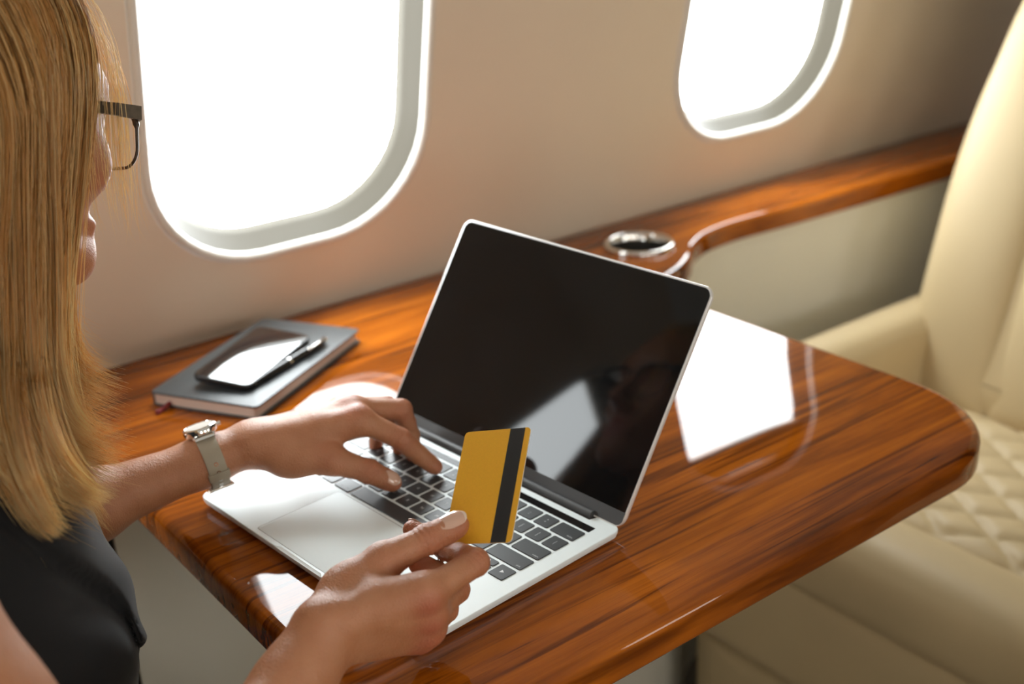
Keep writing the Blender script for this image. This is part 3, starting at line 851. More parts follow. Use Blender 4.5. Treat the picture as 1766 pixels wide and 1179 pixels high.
lips = [Cone(hd(.084, .020, -.076), hd(.0935, 0, -.0715), .0035, .0058), Cone(hd(.084, -.020, -.076), hd(.0935, 0, -.0715), .0035, .0058),
        Cone(hd(.083, .018, -.079), hd(.0915, 0, -.082), .0035, .0066), Cone(hd(.083, -.018, -.079), hd(.0915, 0, -.082), .0035, .0066)]
eyes = [Ell(hd(.072, s_*.031, -.002), AX, (.0125, .0140, .0105)) for s_ in (1, -1)]
sockets = [Ell(hd(.089, s_*.031, -.002), AX, (.014, .016, .010)) for s_ in (1, -1)]
ears = [Ell(hd(-.012, s_*.070, -.012), [HF+HU*.2, HL, HU-HF*.2], (.016, .007, .029)) for s_ in (1, -1)]
NB = np.array([-.215, -.055, .905])                       # base of the neck
neck = [Cone(hd(-.030, 0, -.055), NB, .049, .054)]
# ---- trunk and arms
SH_R, SH_L = at(-212, 985, .620), np.array([-.240, .112, .862])
EL_R, EL_L = r_fore[2], l_fore[2]
PEL = np.array([-.330, -.085, .565]); CH = np.array([-.256, -.075, .775])
TR = (CH-PEL)/np.linalg.norm(CH-PEL); TL_ = np.array([0., 1., 0.]); TFr = np.cross(TL_, TR)
trunk = [Ell(CH, [TFr, TL_, TR], (.112, .150, .165)), Ell((CH+PEL)/2, [TFr, TL_, TR], (.092, .128, .17)), Ell(PEL, [TFr, TL_, TR], (.115, .170, .13)),
         Cone(SH_R+np.array([-.01, .03, -.01]), NB+np.array([-.02, 0, -.03]), .046, .058), Cone(SH_L+np.array([-.01, -.03, -.01]), NB+np.array([-.02, 0, -.03]), .046, .058)]
bust = [Ell(CH+TFr*.075+TL_*s_*.068-TR*.035, [TFr, TL_, TR], (.058, .062, .062)) for s_ in (1, -1)]
arms = [Cone(SH_R, (SH_R+EL_R)/2, .044, .040), Cone((SH_R+EL_R)/2, EL_R, .040, .036), Cone(SH_L, (SH_L+EL_L)/2, .046, .042), Cone((SH_L+EL_L)/2, EL_L, .042, .037)]
KNR, KNL = np.array([-.12, -.21, .500]), np.array([-.12, -.01, .500])
legs = []
for kn, hy in ((KNR, -.18), (KNL, .0)):
    an = np.array([kn[0]+.02, kn[1], .085])
    legs += [Cone((-.36, hy, .505), kn, .082, .056), Cone(kn, kn*.55+an*.45, .054, .050), Cone(kn*.55+an*.45, an, .050, .034), Cone(an+np.array([-.02, 0, -.045]), an+np.array([.13, 0, -.055]), .030, .024)]
def body_fn(P):
    t = blend(trunk, P, .05); t = smin(t, blend(bust, P, .03), .03)
    t = smin(t, blend(legs, P, .03), .04)
    h = blend(head_prims, P, .022)
    h = np.maximum(h, -blend(sockets, P, .01)*1.0) if False else -smin(-h, blend(sockets, P, .004)+.004, .012)
    h = smin(h, blend(eyes, P, .002), .003); h = smin(h, blend(nose, P, .008), .010); h = smin(h, blend(lips, P, .0025), .005); h = smin(h, blend(ears, P, .004), .006)
    h = smin(h, neck[0](P), .03)
    t = smin(t, h, .035)
    a = blend(arms, P, .03); t = smin(t, a, .035)
    t = smin(t, blend(RH.arm, P, .012), .02); t = smin(t, blend(LHd.arm, P, .012), .02)
    return t
RED += [(hd(.092, 0, -.077), .016, 1.6), (hd(.105, 0, -.045), .012, .4), (hd(.055, -.04, -.035), .025, .45)]
parts = []
def in_box(c, lo, hi): return ((c > lo) & (c < hi)).all(1)
rlo, rhi = np.array([-.130, -.430, .690]), np.array([.125, -.250, .850])
llo, lhi = np.array([-.170, -.175, .700]), np.array([.235, .085, .845])
hlo, hhi = HO-np.array([.14, .13, .145]), HO+np.array([.14, .13, .17])
Vr, Fr = surface(RH, rlo, rhi, .00115); Vr = relax(Vr, Fr, 1)
Vl, Fl = surface(LHd, llo, lhi, .00145); Vl = relax(Vl, Fl, 2)
Vh, Fh = surface(body_fn, hlo, hhi, .0024); Vh = relax(Vh, Fh, 1)
Vb, Fb = surface(body_fn, (-.72, -.46, .0), (.14, .30, 1.02), .0050); Vb = relax(Vb, Fb, 1)
cb_ = Vb[Fb].mean(1)
keep = ~(in_box(cb_, rlo+.006, rhi-.006) | in_box(cb_, llo+.006, lhi-.006) | in_box(cb_, hlo+.006, hhi-.006))
Fb = Fb[keep]
VV = []; FF = []; n0 = 0
for v, f in ((Vr, Fr), (Vl, Fl), (Vh, Fh), (Vb, Fb)):
    VV.append(v); FF.append(f+n0); n0 += len(v)
VV = np.concatenate(VV); FF = np.concatenate(FF)
used = np.unique(FF); remap = -np.ones(len(VV), int); remap[used] = np.arange(len(used)); VV = VV[used]; FF = remap[FF]

def skin_material():
    m = bpy.data.materials.new('skin'); m.use_nodes = True
    t, N, Lk, b = nt(m)
    at_ = N.new('ShaderNodeAttribute'); at_.attribute_name = 'tint'
    tc = N.new('ShaderNodeTexCoord'); nz = N.new('ShaderNodeTexNoise'); nz.inputs['Scale'].default_value = 55; nz.inputs['Detail'].default_value = 5
    Lk.new(tc.outputs['Object'], nz.inputs['Vector'])
    r1 = N.new('ShaderNodeValToRGB'); e = r1.color_ramp.elements
    e[0].position = .3; e[0].color = (.45, .185, .085, 1); e[1].position = .7; e[1].color = (.52, .238, .122, 1)
    Lk.new(nz.outputs['Fac'], r1.inputs['Fac'])
    mx = N.new('ShaderNodeMix'); mx.data_type = 'RGBA'; Lk.new(at_.outputs['Fac'], mx.inputs['Factor']); Lk.new(r1.outputs['Color'], mx.inputs['A'])
    mx.inputs['B'].default_value = (.46, .115, .068, 1); Lk.new(mx.outputs['Result'], b.inputs['Base Color'])
    b.inputs['Roughness'].default_value = .42; b.inputs['Specular IOR Level'].default_value = .5
    b.inputs['Subsurface Weight'].default_value = .22; b.inputs['Subsurface Radius'].default_value = (1, .35, .2); b.inputs['Subsurface Scale'].default_value = .005
    vo = N.new('ShaderNodeTexVoronoi'); vo.inputs['Scale'].default_value = 900; Lk.new(tc.outputs['Object'], vo.inputs['Vector'])
    n2 = N.new('ShaderNodeTexNoise'); n2.inputs['Scale'].default_value = 260; n2.inputs['Detail'].default_value = 4; Lk.new(tc.outputs['Object'], n2.inputs['Vector'])
    ad = N.new('ShaderNodeMath'); ad.operation = 'ADD'; Lk.new(vo.outputs['Distance'], ad.inputs[0]); Lk.new(n2.outputs['Fac'], ad.inputs[1])
    bp = N.new('ShaderNodeBump'); bp.inputs['Strength'].default_value = .45; bp.inputs['Distance'].default_value = .0008
    Lk.new(ad.outputs[0], bp.inputs['Height']); Lk.new(bp.outputs['Normal'], b.inputs['Normal'])
    return m
M['skin'] = skin_material()
M['nail'] = mat('fingernail', (.66, .40, .29), .16, coat=1.0, coat_rough=.06)
M['nail_tip'] = mat('fingernail_edge', (.74, .58, .47), .22)
person = empty('person', (-.31, -.075, 0))
tag(person, 'blonde woman in a black sleeveless blouse typing with one hand and holding a card', 'person')
inv = Matrix.Translation((.31, .075, 0))
body = np_mesh('body', VV, FF, M['skin'], person); body.matrix_parent_inverse = inv
tint = np.zeros(len(VV))
for p_, r_, w_ in RED:
    d2 = ((VV-p_)**2).sum(1); tint = np.maximum(tint, w_*np.exp(-d2/(r_*r_)))
ta = body.data.attributes.new('tint', 'FLOAT', 'POINT'); ta.data.foreach_set('value', np.clip(tint, 0, 1).astype(np.float32))

def nail(base_p, tip_p, up, r, length, width, name='fingernail'):
    """curved plate lying on the back of the last finger bone"""
    d = tip_p-base_p; d /= np.linalg.norm(d); up = up-d*(up@d); up /= np.linalg.norm(up); s_ = np.cross(d, up)
    nu, nv = 12, 10; V = []
    half = width/2
    for lay in (0, 1):
        for i in range(nu):
            t = i/(nu-1); a = length*t
            ww = half*(.62+.38*math.sin(min(1, t*2.2)*math.pi/2)) * (1-.30*max(0, (t-.8)/.2)**2)
            for j in range(nv):
                x = -1+2*j/(nv-1)
                arc_ = r*1.02; ang = x*ww/arc_
                drop = .0016*max(0, t-.55)**2/.2 + .0006*(1-t)**3
                rr_ = arc_-drop-(.0006 if lay else 0)
                V.append(tip_p+d*(a-length*.80+.0015*(1-x*x)*(t > .5)*(t-.5)*2)+up*(rr_*math.cos(ang))+s_*(rr_*math.sin(ang)))
    Fc = []
    idx_ = lambda l, i, j: l*nu*nv+i*nv+j
    mi = []
    for i in range(nu-1):
        for j in range(nv-1):
            Fc.append((idx_(0, i, j), idx_(0, i, j+1), idx_(0, i+1, j+1), idx_(0, i+1, j))); mi.append(1 if i >= nu-2 else 0)
            Fc.append((idx_(1, i, j), idx_(1, i+1, j), idx_(1, i+1, j+1), idx_(1, i, j+1))); mi.append(0)
    for j in range(nv-1):
        for i in (0, nu-1): Fc.append((idx_(0, i, j), idx_(1, i, j), idx_(1, i, j+1), idx_(0, i, j+1))); mi.append(1 if i else 0)
    for i in range(nu-1):
        for j in (0, nv-1): Fc.append((idx_(0, i, j), idx_(0, i+1, j), idx_(1, i+1, j), idx_(1, i, j))); mi.append(0)
    o = mesh_obj(name, V, Fc, [M['nail'], M['nail_tip']], person, True, 50, mi); o.matrix_parent_inverse = inv
    return o
nail(RTH[2], RTH[3]+(RTH[3]-RTH[2])*.12, UP*.62-FW*.72-RT*.12, .0103, .0185, .0138)
nail(LTH[2], LTH[3], -FW*.85+UP*.45+RT*.25, .0101, .0140, .0125)
nail(RJ['index'][2], RJ['index'][3]+(RJ['index'][3]-RJ['index'][2])*.1, FW*.5+UP*.75, .0074, .0120, .0100)
for nme in ('index', 'middle', 'ring', 'pinky'):
    j = LJ[nme]; d = j[3]-j[2]
    nail(j[2], j[3], -l_palm/np.linalg.norm(l_palm)+RT*.9, FINGER_R[nme][3]*1.08, .0105, FINGER_R[nme][3]*1.5)
for nme in ('middle', 'ring', 'pinky'):
    j = RJ[nme]; m_ = (j[1]-j[0])
    nail(j[2], j[3], FW*.9-UP*.2, FINGER_R[nme][3]*1.08, .0105, FINGER_R[nme][3]*1.5)

# ------------------------------------------------------------------ clothing
M['blouse'] = mat('black_crepe', (.0075, .0085, .010), .75, spec=.3, sheen=.12, bump=.35, bump_scale=1400, bump_dist=.0005)
M['trousers'] = mat('dark_trousers', (.015, .016, .02), .8, sheen=.2, bump=.3, bump_scale=1200)
front = TFr
drape = [Ell(CH+TFr*.045-TR*.03+TL_*-.01, [TFr, TL_, TR], (.098, .135, .115)), Ell((CH+PEL)/2+TFr*.055-TR*.03, [TFr, TL_, TR], (.100, .135, .15))]
def arm_cut(P): return blend([Cone(SH_R+(SH_R-EL_R)*.02, (SH_R+EL_R)/2, .0465, .050), Cone(SH_L, (SH_L+EL_L)/2, .048, .047)], P, .01)
def folds(P):
    q = (P-CH); a = q@TL_; b_ = q@TR; c = q@TFr
    w = np.sin(a*70+b_*38+2.0*np.sin(b_*23))*.0022+np.sin(a*34-b_*60+c*20)*.0024
    return w
FOLD_X = [0, 40, 72, 112, 150, 188, 214, 230, 245]; FOLD_Y = [872, 905, 935, 964, 990, 1018, 1046, 1072, 1110]
def lapel_fold(P):
    """the front edge is turned over: cloth above the fold line stands proud"""
    d = P-CAM; z = d@FW; x = W_PX/2+F_PX*(d@RT)/z; y = H_PX/2-F_PX*(d@UP)/z
    e = (np.interp(x, FOLD_X, FOLD_Y)-y)/13.0
    near_ = np.clip((P@np.array([0, -1., 0])+.10)/.02+1, 0, 1)
    return near_*(.0075/(1+np.exp(-e*2.2))*np.exp(-np.clip(e, 0, 60)/7.0)-.0030*np.exp(-((e+1.8)/1.4)**2))
def blouse_fn(P):
    t = blend(trunk, P, .05); t = smin(t, blend(bust, P, .03), .03); t = smin(t, blend(drape, P, .05), .05)
    t = t-.006+folds(P)-lapel_fold(P)
    t = np.maximum(t, -(arm_cut(P)-.0015))
    t = np.maximum(t, .41-P[:, 2]+.0)                               # hem
    t = np.maximum(t, (P-(NB+np.array([-.0, 0, .030])))@np.array([.45, 0, .89]))   # neckline
    return t
Vc, Fc_ = surface(blouse_fn, (-.50, -.36, .40), (.02, .24, .96), .0030); Vc = relax(Vc, Fc_, 5)
blouse = np_mesh('blouse', Vc, Fc_, M['blouse'], person); blouse.matrix_parent_inverse = inv
def trouser_fn(P):
    t = smin(blend([trunk[2]], P, .03)-.004, blend([l for i, l in enumerate(legs) if i % 4 != 3], P, .03)-.007, .04)
    t = np.maximum(t, P[:, 2]-.60); t = np.maximum(t, .07-P[:, 2]); return t
Vt, Ft = surface(trouser_fn, (-.55, -.36, .05), (.06, .16, .64), .008); Vt = relax(Vt, Ft, 2)
tro = np_mesh('trousers', Vt, Ft, M['trousers'], person); tro.matrix_parent_inverse = inv

# ------------------------------------------------------------------ hair
def hair_material():
    m = bpy.data.materials.new('blonde_hair'); m.use_nodes = True
    t, N, Lk, b = nt(m)
    a = N.new('ShaderNodeAttribute'); a.attribute_name = 'hairmix'
    rp = N.new('ShaderNodeValToRGB'); e = rp.color_ramp.elements
    e.new(.5)
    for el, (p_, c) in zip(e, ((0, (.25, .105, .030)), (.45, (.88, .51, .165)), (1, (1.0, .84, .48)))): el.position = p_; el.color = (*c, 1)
    Lk.new(a.outputs['Fac'], rp.inputs['Fac']); Lk.new(rp.outputs['Color'], b.inputs['Base Color'])
    b.inputs['Roughness'].default_value = .38; b.inputs['Specular IOR Level'].default_value = .45
    tr = N.new('ShaderNodeBsdfTranslucent'); Lk.new(rp.outputs['Color'], tr.inputs['Color'])
    mx = N.new('ShaderNodeMixShader'); mx.inputs[0].default_value = .5
    Lk.new(b.outputs[0], mx.inputs[1]); Lk.new(tr.outputs[0], mx.inputs[2]); Lk.new(mx.outputs[0], N['Material Output'].inputs[0])
    return m
M['hair'] = hair_material()
rng = np.random.default_rng(7)
HC = hd(-.012, 0, .034); HRAD = np.array([.094, .073, .084])
def on_scalp(df, dl, du, scale=1.0):
    """direction in the head frame -> point on the scaled skull"""
    d = np.array([df, dl, du]); d = d/np.linalg.norm(d)
    return HC+(HF*d[0]*HRAD[0]+HL*d[1]*HRAD[1]+HU*d[2]*HRAD[2])*scale
def shoulder_push(P):
    d = blouse_like(P[None])[0]
    return d
FLAT = HF*np.array([1, 1, 0]); FLAT /= np.linalg.norm(FLAT)
def strand(side, az, lay, length, flick, wob, back=0.0):
    """from the parting over the skull down to the side, then hanging"""
    a0 = min(max((az-25)/130., 0), 1)
    e = math.radians(62-150*a0+rng.normal(0, 4))                    # place of the root along the parting, front to back
    root = np.array([math.sin(math.pi/2-abs(e)) if False else math.sin(e), side*.10, math.cos(e)])
    azr = math.radians(az)
    eq = np.array([math.cos(azr), side*math.sin(azr), -.12])
    pts = []
    ns = 9
    r0 = root/np.linalg.norm(root); r1 = eq/np.linalg.norm(eq); om = math.acos(np.clip(r0@r1, -1, 1))
    for k in range(ns):
        t = k/(ns-1)
        d = (math.sin((1-t)*om)*r0+math.sin(t*om)*r1)/max(math.sin(om), 1e-6)
        pts.append(on_scalp(*d, scale=1.02+lay*(.10+.16*t)))
    p = pts[-1].copy(); dr = pts[-1]-pts[-2]; dr /= np.linalg.norm(dr)
    out = HF*math.cos(azr)+HL*side*math.sin(azr)
    nh = 20; st = length/nh
    g = np.array([0, 0, -1.0])
    for k in range(nh):
        t = (k+1)/nh
        tgt = g - out*(.13*math.sin(min(1, t*1.5)*math.pi)*(1-.5*lay)) - FLAT*back*(1-t)**.7 + (flick[0]*max(0, t-.70)**1.4*6.0)
        tgt = tgt+wob*math.sin(t*7+wob[0]*90)*.8
        tgt /= np.linalg.norm(tgt)
        dr = dr*.62+tgt*.38; dr /= np.linalg.norm(dr)
        p = p+dr*st
        pts.append(p.copy())
    return pts
def tubes(strands, rads, mixes, name, sides=3):
    S = np.array(strands); n, k, _ = S.shape
    T = np.gradient(S, axis=1); T /= np.linalg.norm(T, axis=2, keepdims=True)+1e-12
    A = np.cross(T, np.array([.3, .5, .8])); A /= np.linalg.norm(A, axis=2, keepdims=True)+1e-12
    B = np.cross(T, A)
    prof = np.clip(np.minimum(1, (np.linspace(1, 0, k)*4+.12)), 0, 1)
    V = np.stack([S+(np.array(rads)[:, None]*prof[None])[..., None]*(math.cos(TAU*j/sides)*A+math.sin(TAU*j/sides)*B) for j in range(sides)], 2)  # n,k,sides,3
    idx_ = np.arange(n*k*sides).reshape(n, k, sides)
    F_ = np.stack([np.stack([idx_[:, :-1, j], idx_[:, :-1, (j+1) % sides], idx_[:, 1:, (j+1) % sides], idx_[:, 1:, j]], -1) for j in range(sides)], 2).reshape(-1, 4)
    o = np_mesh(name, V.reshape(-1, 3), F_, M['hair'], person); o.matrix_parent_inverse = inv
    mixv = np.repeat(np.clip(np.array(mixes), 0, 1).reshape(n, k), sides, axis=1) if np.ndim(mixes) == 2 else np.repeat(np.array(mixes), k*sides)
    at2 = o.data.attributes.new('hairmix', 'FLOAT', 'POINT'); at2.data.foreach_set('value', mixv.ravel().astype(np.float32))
    return o
S_, R_, X_ = [], [], []
nK = 29
FL = HF*np.array([1, 1, 0]); FL /= np.linalg.norm(FL)
NH = 8500
for i in range(NH):
    side = -1 if rng.random() < .62 else 1
    az = rng.uniform(66, 172) if side < 0 else rng.uniform(62, 172)
    if side < 0 and rng.random() < .55: az = rng.uniform(64, 112)
    lay = rng.random()**.8
    # ends are layered: the front of the bob is shorter
    L0 = (.245 if rng.random() < .42 and az < 92 else .300)+.02*min(1, max(0, (az-64)/40.))+rng.normal(0, .013)-.025*(1-lay)
    fl = FL*rng.uniform(1.2, 2.6)+np.array([0, 0, rng.uniform(.1, .6)])+RT*.45
    clump = math.floor(az*1.3+side*40)
    cr = np.random.default_rng(clump+1000)
    wob = cr.normal(0, .045, 3)*np.array([1, 1, .2])+rng.normal(0, .018, 3)
    S_.append(strand(side, az, lay, L0, (fl,), wob, (.44+rng.normal(0, .04)) if side < 0 else .05)); R_.append(rng.uniform(.00017, .00028))
    base_mix = np.clip(cr.normal(.5, .27)+rng.normal(0, .17), 0, 1)
    tt = np.linspace(0, 1, nK)
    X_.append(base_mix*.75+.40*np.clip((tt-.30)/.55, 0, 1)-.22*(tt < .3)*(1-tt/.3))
# loose wisps in front of the face
for i in range(110):
    az = 72-rng.random()**1.3*55; lay = rng.uniform(.4, 1.3)
    fl = FL*rng.uniform(-.5, 1.0)
    S_.append(strand(-1, az, lay, rng.uniform(.04, .12), (fl,), rng.normal(0, .12, 3), .10)); R_.append(rng.uniform(.00014, .00022)); X_.append(np.full(nK, rng.uniform(.6, 1.0)))
for i in range(60):                                                # flyaways at the ends
    az = rng.uniform(70, 112); lay = rng.uniform(.7, 1.3)
    fl = FL*rng.uniform(.4, 2.2)+rng.normal(0, .5, 3)
    S_.append(strand(-1, az, lay, rng.uniform(.22, .33), (fl,), rng.normal(0, .09, 3), .42)); R_.append(rng.uniform(.00014, .0002)); X_.append(np.full(nK, rng.uniform(.7, 1.0)))
# strands lie on the shoulders instead of running through them
A_ = np.array(S_); sh_ = A_.shape; Pf = A_.reshape(-1, 3)
lift = np.repeat(rng.uniform(.003, .014, sh_[0]), sh_[1])
def clothes(P): return np.minimum(blouse_fn(P), np.minimum(blend(arms[:2], P, .03), neck[0](P)))
PUSH_R = np.array([.62, -.76, .12]); PUSH_L = np.array([.62, .76, .12])
for _ in range(14):
    sel = np.where(Pf[:, 2] < 1.0)[0]; d_ = clothes(Pf[sel]); hit = d_ < lift[sel]; sel = sel[hit]; d_ = d_[hit]
    if not len(sel): break
    g_ = np.where((Pf[sel]-HO)@HL < 0, 1, 0)[:, None]*PUSH_R+np.where((Pf[sel]-HO)@HL < 0, 0, 1)[:, None]*PUSH_L
    Pf[sel] += g_*np.minimum(lift[sel]-d_, .012)[:, None]
A_ = Pf.reshape(sh_); 
for _ in range(3): A_[:, 1:-1] = A_[:, 1:-1]*.5+(A_[:, 2:]+A_[:, :-2])*.25
# two locks whose ends flick forward, lying on the outside of the bob
flat_ = A_.reshape(-1, 3)-CAM; zz = flat_@FW; hx_ = W_PX/2+F_PX*(flat_@RT)/zz; hy_ = H_PX/2-F_PX*(flat_@UP)/zz
def hair_depth(x, y):
    m = (np.abs(hx_-x) < 22) & (np.abs(hy_-y) < 30); return float(np.percentile(zz[m], 12)) if m.sum() > 20 else None
locks = []
for guide, n_l, spread in (([(58, 40), (64, 170), (70, 300), (78, 420), (82, 520), (88, 600), (102, 672), (126, 722), (158, 750)], 420, 17),
                           ([(4, 120), (8, 300), (14, 470), (22, 580), (34, 670), (58, 750), (92, 808), (134, 846), (182, 868)], 700, 26),
                           ([(-24, 200), (-18, 420), (-10, 600), (-4, 690), (10, 760), (30, 820), (54, 870), (80, 905), (104, 925)], 420, 22)):
    ds = [hair_depth(*g) for g in guide]; known = [d for d in ds if d]; last = known[0]
    for k in range(len(ds)):
        if ds[k] is None or abs(ds[k]-last) > .03: ds[k] = last
        last = ds[k]
    ds = np.convolve(np.pad(ds, 1, mode='edge'), [.25, .5, .25], 'valid')
    for i in range(n_l):
        a_ = rng.normal(0, 1); b_ = rng.uniform(0, 1); cut = rng.uniform(.80, 1.04)
        pts = []
        for k, ((gx, gy), d) in enumerate(zip(guide, ds)):
            t_ = k/(len(guide)-1); w_ = spread*(1.25-.6*t_)
            pts.append(at(gx+a_*w_*(1-.3*t_)+rng.normal(0, 1.2), gy+a_*w_*(.15-.55*t_)+rng.normal(0, 3*t_), d-.003-b_*.012*min(1, t_*1.6)+.010*max(0, 1-t_*2.6)))
        c_ = np.array(catmull(pts, 8)); L_ = np.linspace(rng.uniform(0, .42), min(1.0, cut), nK)*(len(c_)-1)
        c_ = np.stack([np.interp(L_, np.arange(len(c_)), c_[:, m_]) for m_ in range(3)], 1)
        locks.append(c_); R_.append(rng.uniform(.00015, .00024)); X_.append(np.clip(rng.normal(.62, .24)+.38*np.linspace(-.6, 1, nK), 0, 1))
A_ = np.concatenate([A_, np.array(locks)])
hair = tubes(A_, R_, X_, 'hair'); hair['kind'] = 'stuff'
# scalp cap under the strands
Vs, Fs = [], []
nu, nv = 40, 24
for i in range(nv+1):
    th = math.radians(100)*i/nv
    for j in range(nu):
        ph_ = TAU*j/nu; d = (math.sin(th)*math.cos(ph_), math.sin(th)*math.sin(ph_), math.cos(th))
        lim = .52 if d[0] > 0 else -1
        Vs.append(on_scalp(d[0]-.38*math.sin(th), d[1], d[2]+.30*math.sin(th)*0, 1.035))
Fs = [(i*nu+j, i*nu+(j+1) % nu, (i+1)*nu+(j+1) % nu, (i+1)*nu+j) for i in range(nv) for j in range(nu)]
cap = np_mesh('hair_undercap', np.array(Vs), np.array(Fs), M['hair'], person); cap.matrix_parent_inverse = inv
a2 = cap.data.attributes.new('hairmix', 'FLOAT', 'POINT'); a2.data.foreach_set('value', np.full(len(Vs), .22, np.float32))

# ------------------------------------------------------------------ eyeglasses
M['frame'] = mat('tortoise_brown_frame', (.045, .028, .018), .3, vary=.5, vary_scale=150)
M['lens'] = mat('spectacle_lens', (1, 1, 1), .02); M['lens'].node_tree.nodes['Principled BSDF'].inputs['Transmission Weight'].default_value = 1.0
M['lens'].node_tree.nodes['Principled BSDF'].inputs['IOR'].default_value = 1.05
gl = empty('eyeglasses', tuple(hd(.09, 0, 0))); tag(gl, 'brown framed eyeglasses worn by the woman', 'eyeglasses')
ginv = Matrix.Translation(-Vector(hd(.09, 0, 0)))
def gbuild(mb, name, m, sm=True, parent=None):
    o = mb.build(name, m, parent or gl, smooth=sm, sharp=50); 
    if parent is None: o.matrix_parent_inverse = ginv
    return o
for s_ in (-1, 1):
    ring = rrect(s_*.034, -.013, .027, .0215, .015, 8)
    P3 = [hd(.0965-.14*(abs(l_)-.007)*.55, l_, u_) for l_, u_ in ring]
    q = MB(); P4 = P3+[P3[0], P3[1]]
    q.tube(P4[:-1], [.0024 if p[1] > -.005 else .0012 for p in (ring+[ring[0]])], 8, caps=False); gbuild(q, 'rim', M['frame'])
    q = MB(); c_ = np.mean(P3, 0); n_ = len(P3)
    q.add(P3+[c_]+[p-HF*.001 for p in P3]+[c_-HF*.001], [(i, (i+1) % n_, n_) for i in range(n_)]+[(n_+1+(i+1) % n_, n_+1+i, 2*n_+1) for i in range(n_)]+[(i, n_+1+i, n_+1+(i+1) % n_, (i+1) % n_) for i in range(n_)]); gbuild(q, 'lens', M['lens'])
    q = MB(); tp_ = [hd(.0935, s_*.0600, .0035), hd(.088, s_*.0695, .0040), hd(.060, s_*.0745, .004), hd(.0, s_*.078, .003), hd(-.020, s_*.078, -.004), hd(-.045, s_*.076, -.028)]
    rings = []
    for i, p in enumerate(tp_):
        h_ = (.0048, .0050, .0044, .0032, .0030, .0026)[i]
        rings.append([p+HU*h_*a+HL*.0016*b_ for a, b_ in ((1, 1), (1, -1), (-1, -1), (-1, 1))])
    q.loft(rings); gbuild(q, 'temple_arm', M['frame'], False)
q = MB(); q.tube([hd(.096, -.009, -.004), hd(.0985, 0, -.001), hd(.096, .009, -.004)], .002, 8); gbuild(q, 'bridge', M['frame'])

# ------------------------------------------------------------------ wristwatch
M['strap'] = mat('taupe_leather_strap', (.40, .35, .26), .5, bump=.3, bump_scale=900, bump_dist=.0004)
wa = l_fore[0]*1.0; w_ax = l_wr-l_fore[0]; w_ax /= np.linalg.norm(w_ax)
wc = at(362, 789, 1.032)
nd = -l_palm/np.linalg.norm(l_palm); nd = nd-w_ax*(nd@w_ax); nd /= np.linalg.norm(nd)          # up: back of the wrist
# case sits towards the top, turned a little away from the camera
sd = np.cross(w_ax, nd)
if sd@RT < 0 and False: sd = -sd
watch = empty('wristwatch', tuple(wc)); tag(watch, 'wristwatch with taupe strap on the left wrist', 'wristwatch')
winv = Matrix.Translation(-Vector(wc))
def wbuild(mb, name, m, sharp=40, parent=None):
    o = mb.build(name, m, parent or watch, smooth=True, sharp=sharp)
    if parent is None: o.matrix_parent_inverse = winv
    return o
# measure the arm around the strap
angs = np.linspace(0, TAU, 49)[:-1]; dirs = np.array([math.cos(a)*nd+math.sin(a)*sd for a in angs])
lo_ = np.zeros(48); hi_ = np.full(48, .05)
for _ in range(18):
    md = (lo_+hi_)/2; ins = LHd(wc+dirs*md[:, None]) < 0; lo_ = np.where(ins, md, lo_); hi_ = np.where(ins, hi_, md)
rad_ = (lo_+hi_)/2; rad_ = (rad_+np.roll(rad_, 1)+np.roll(rad_, -1))/3
SW, ST = .0078, .0021
rings = []
for k in range(48):
    c_ = wc+dirs[k]*(rad_[k]+.0004)
    rings.append([c_+w_ax*SW*a+dirs[k]*ST*b_ for a, b_ in ((-1, 0), (-1, .8), (-.8, 1), (.8, 1), (1, .8), (1, 0))])
q = MB(); q.loft(rings+[rings[0]], cap0=False, cap1=False); strap = wbuild(q, 'strap', M['strap'])
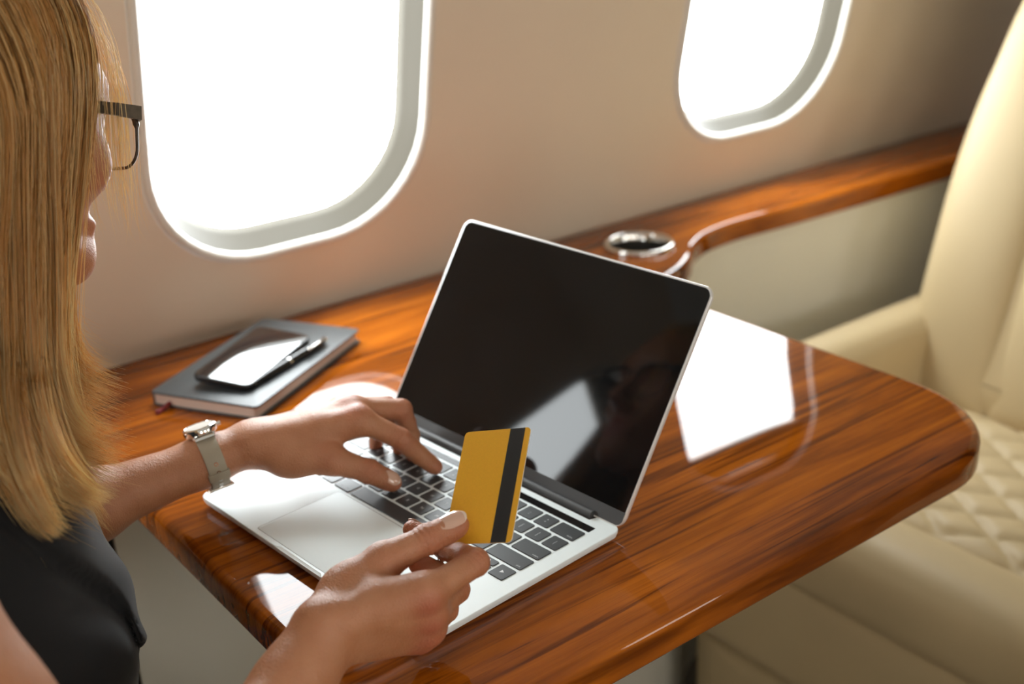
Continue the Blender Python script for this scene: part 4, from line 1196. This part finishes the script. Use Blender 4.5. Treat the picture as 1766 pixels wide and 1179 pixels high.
# case
ctop = wc+nd*(rad_[0]+.0015); 
def disc(r_, h_, n=36): return [ctop+w_ax*r_*math.cos(TAU*k/n)+sd*r_*math.sin(TAU*k/n)+nd*h_ for k in range(n)]
q = MB(); q.loft([disc(.0125, .0), disc(.0142, .0015), disc(.0146, .0045), disc(.0140, .0065), disc(.0126, .0074), disc(.0120, .0068)]); case = wbuild(q, 'case', M['chrome'])
q = MB(); q.loft([disc(.0120, .0067), disc(.0119, .0070)], cap0=False); wbuild(q, 'dial', M['lip'])
q = MB(); q.tube([ctop+w_ax*.0145+nd*.0036, ctop+w_ax*.0175+nd*.0036], .0018, 12); wbuild(q, 'crown', M['chrome'])
for s_ in (-1, 1):
    q = MB(); q.tube([ctop+sd*s_*.0135-w_ax*.008+nd*.001, ctop+sd*s_*.0150+nd*-.001-w_ax*.008, ctop+sd*s_*.0150+nd*-.001+w_ax*.008, ctop+sd*s_*.0135+w_ax*.008+nd*.001], .0018, 8); wbuild(q, 'lug', M['chrome'])
# eyelets down the near side and the buckle underneath
near = max(range(48), key=lambda k: dirs[k]@(-FW))
step = 1 if dirs[(near+3) % 48]@nd < dirs[near]@nd else -1
for i in range(5):
    k = (near+step*(2+2*i)) % 48; c_ = wc+dirs[k]*(rad_[k]+ST+.0004)
    t1 = np.cross(w_ax, dirs[k]); q = MB(); n_ = 14
    q.loft([[c_+w_ax*r_*math.cos(TAU*j/n_)+t1*r_*math.sin(TAU*j/n_)+dirs[k]*h_ for j in range(n_)] for r_, h_ in ((.0019, -.0002), (.0018, .0006), (.0011, .0006), (.0008, -.0001))]); wbuild(q, 'eyelet', M['chrome'])
kb = (near+step*13) % 48; c_ = wc+dirs[kb]*(rad_[kb]+ST+.001); t1 = np.cross(w_ax, dirs[kb])
q = MB(); q.tube([c_+w_ax*a*.0105+t1*b_*.006 for a, b_ in ((-1, -1), (1, -1), (1, 1), (-1, 1), (-1, -1))], .0014, 8); wbuild(q, 'buckle', M['chrome'])
kk = (near+step*5) % 48
rings = []
for k in ((kk-1) % 48, kk, (kk+1) % 48) if step > 0 else ((kk+1) % 48, kk, (kk-1) % 48):
    c_ = wc+dirs[k]*(rad_[k]+.0004); rings.append([c_+w_ax*(SW+.0012)*a+dirs[k]*(ST+.0012)*b_ for a, b_ in ((-1, 0), (-1, .8), (-.85, 1), (.85, 1), (1, .8), (1, 0))])
q = MB(); q.loft(rings, cap0=True, cap1=True); wbuild(q, 'strap_keeper', M['strap'])

# ------------------------------------------------------------------ the seat she sits on
seat2 = copy_tree(seat); seat2.location = (-.345, -.392, 0); seat2.rotation_euler = (0, 0, math.pi)
tag(seat2, 'cream leather cabin seat under the seated woman', 'seat', 'cabin seats')
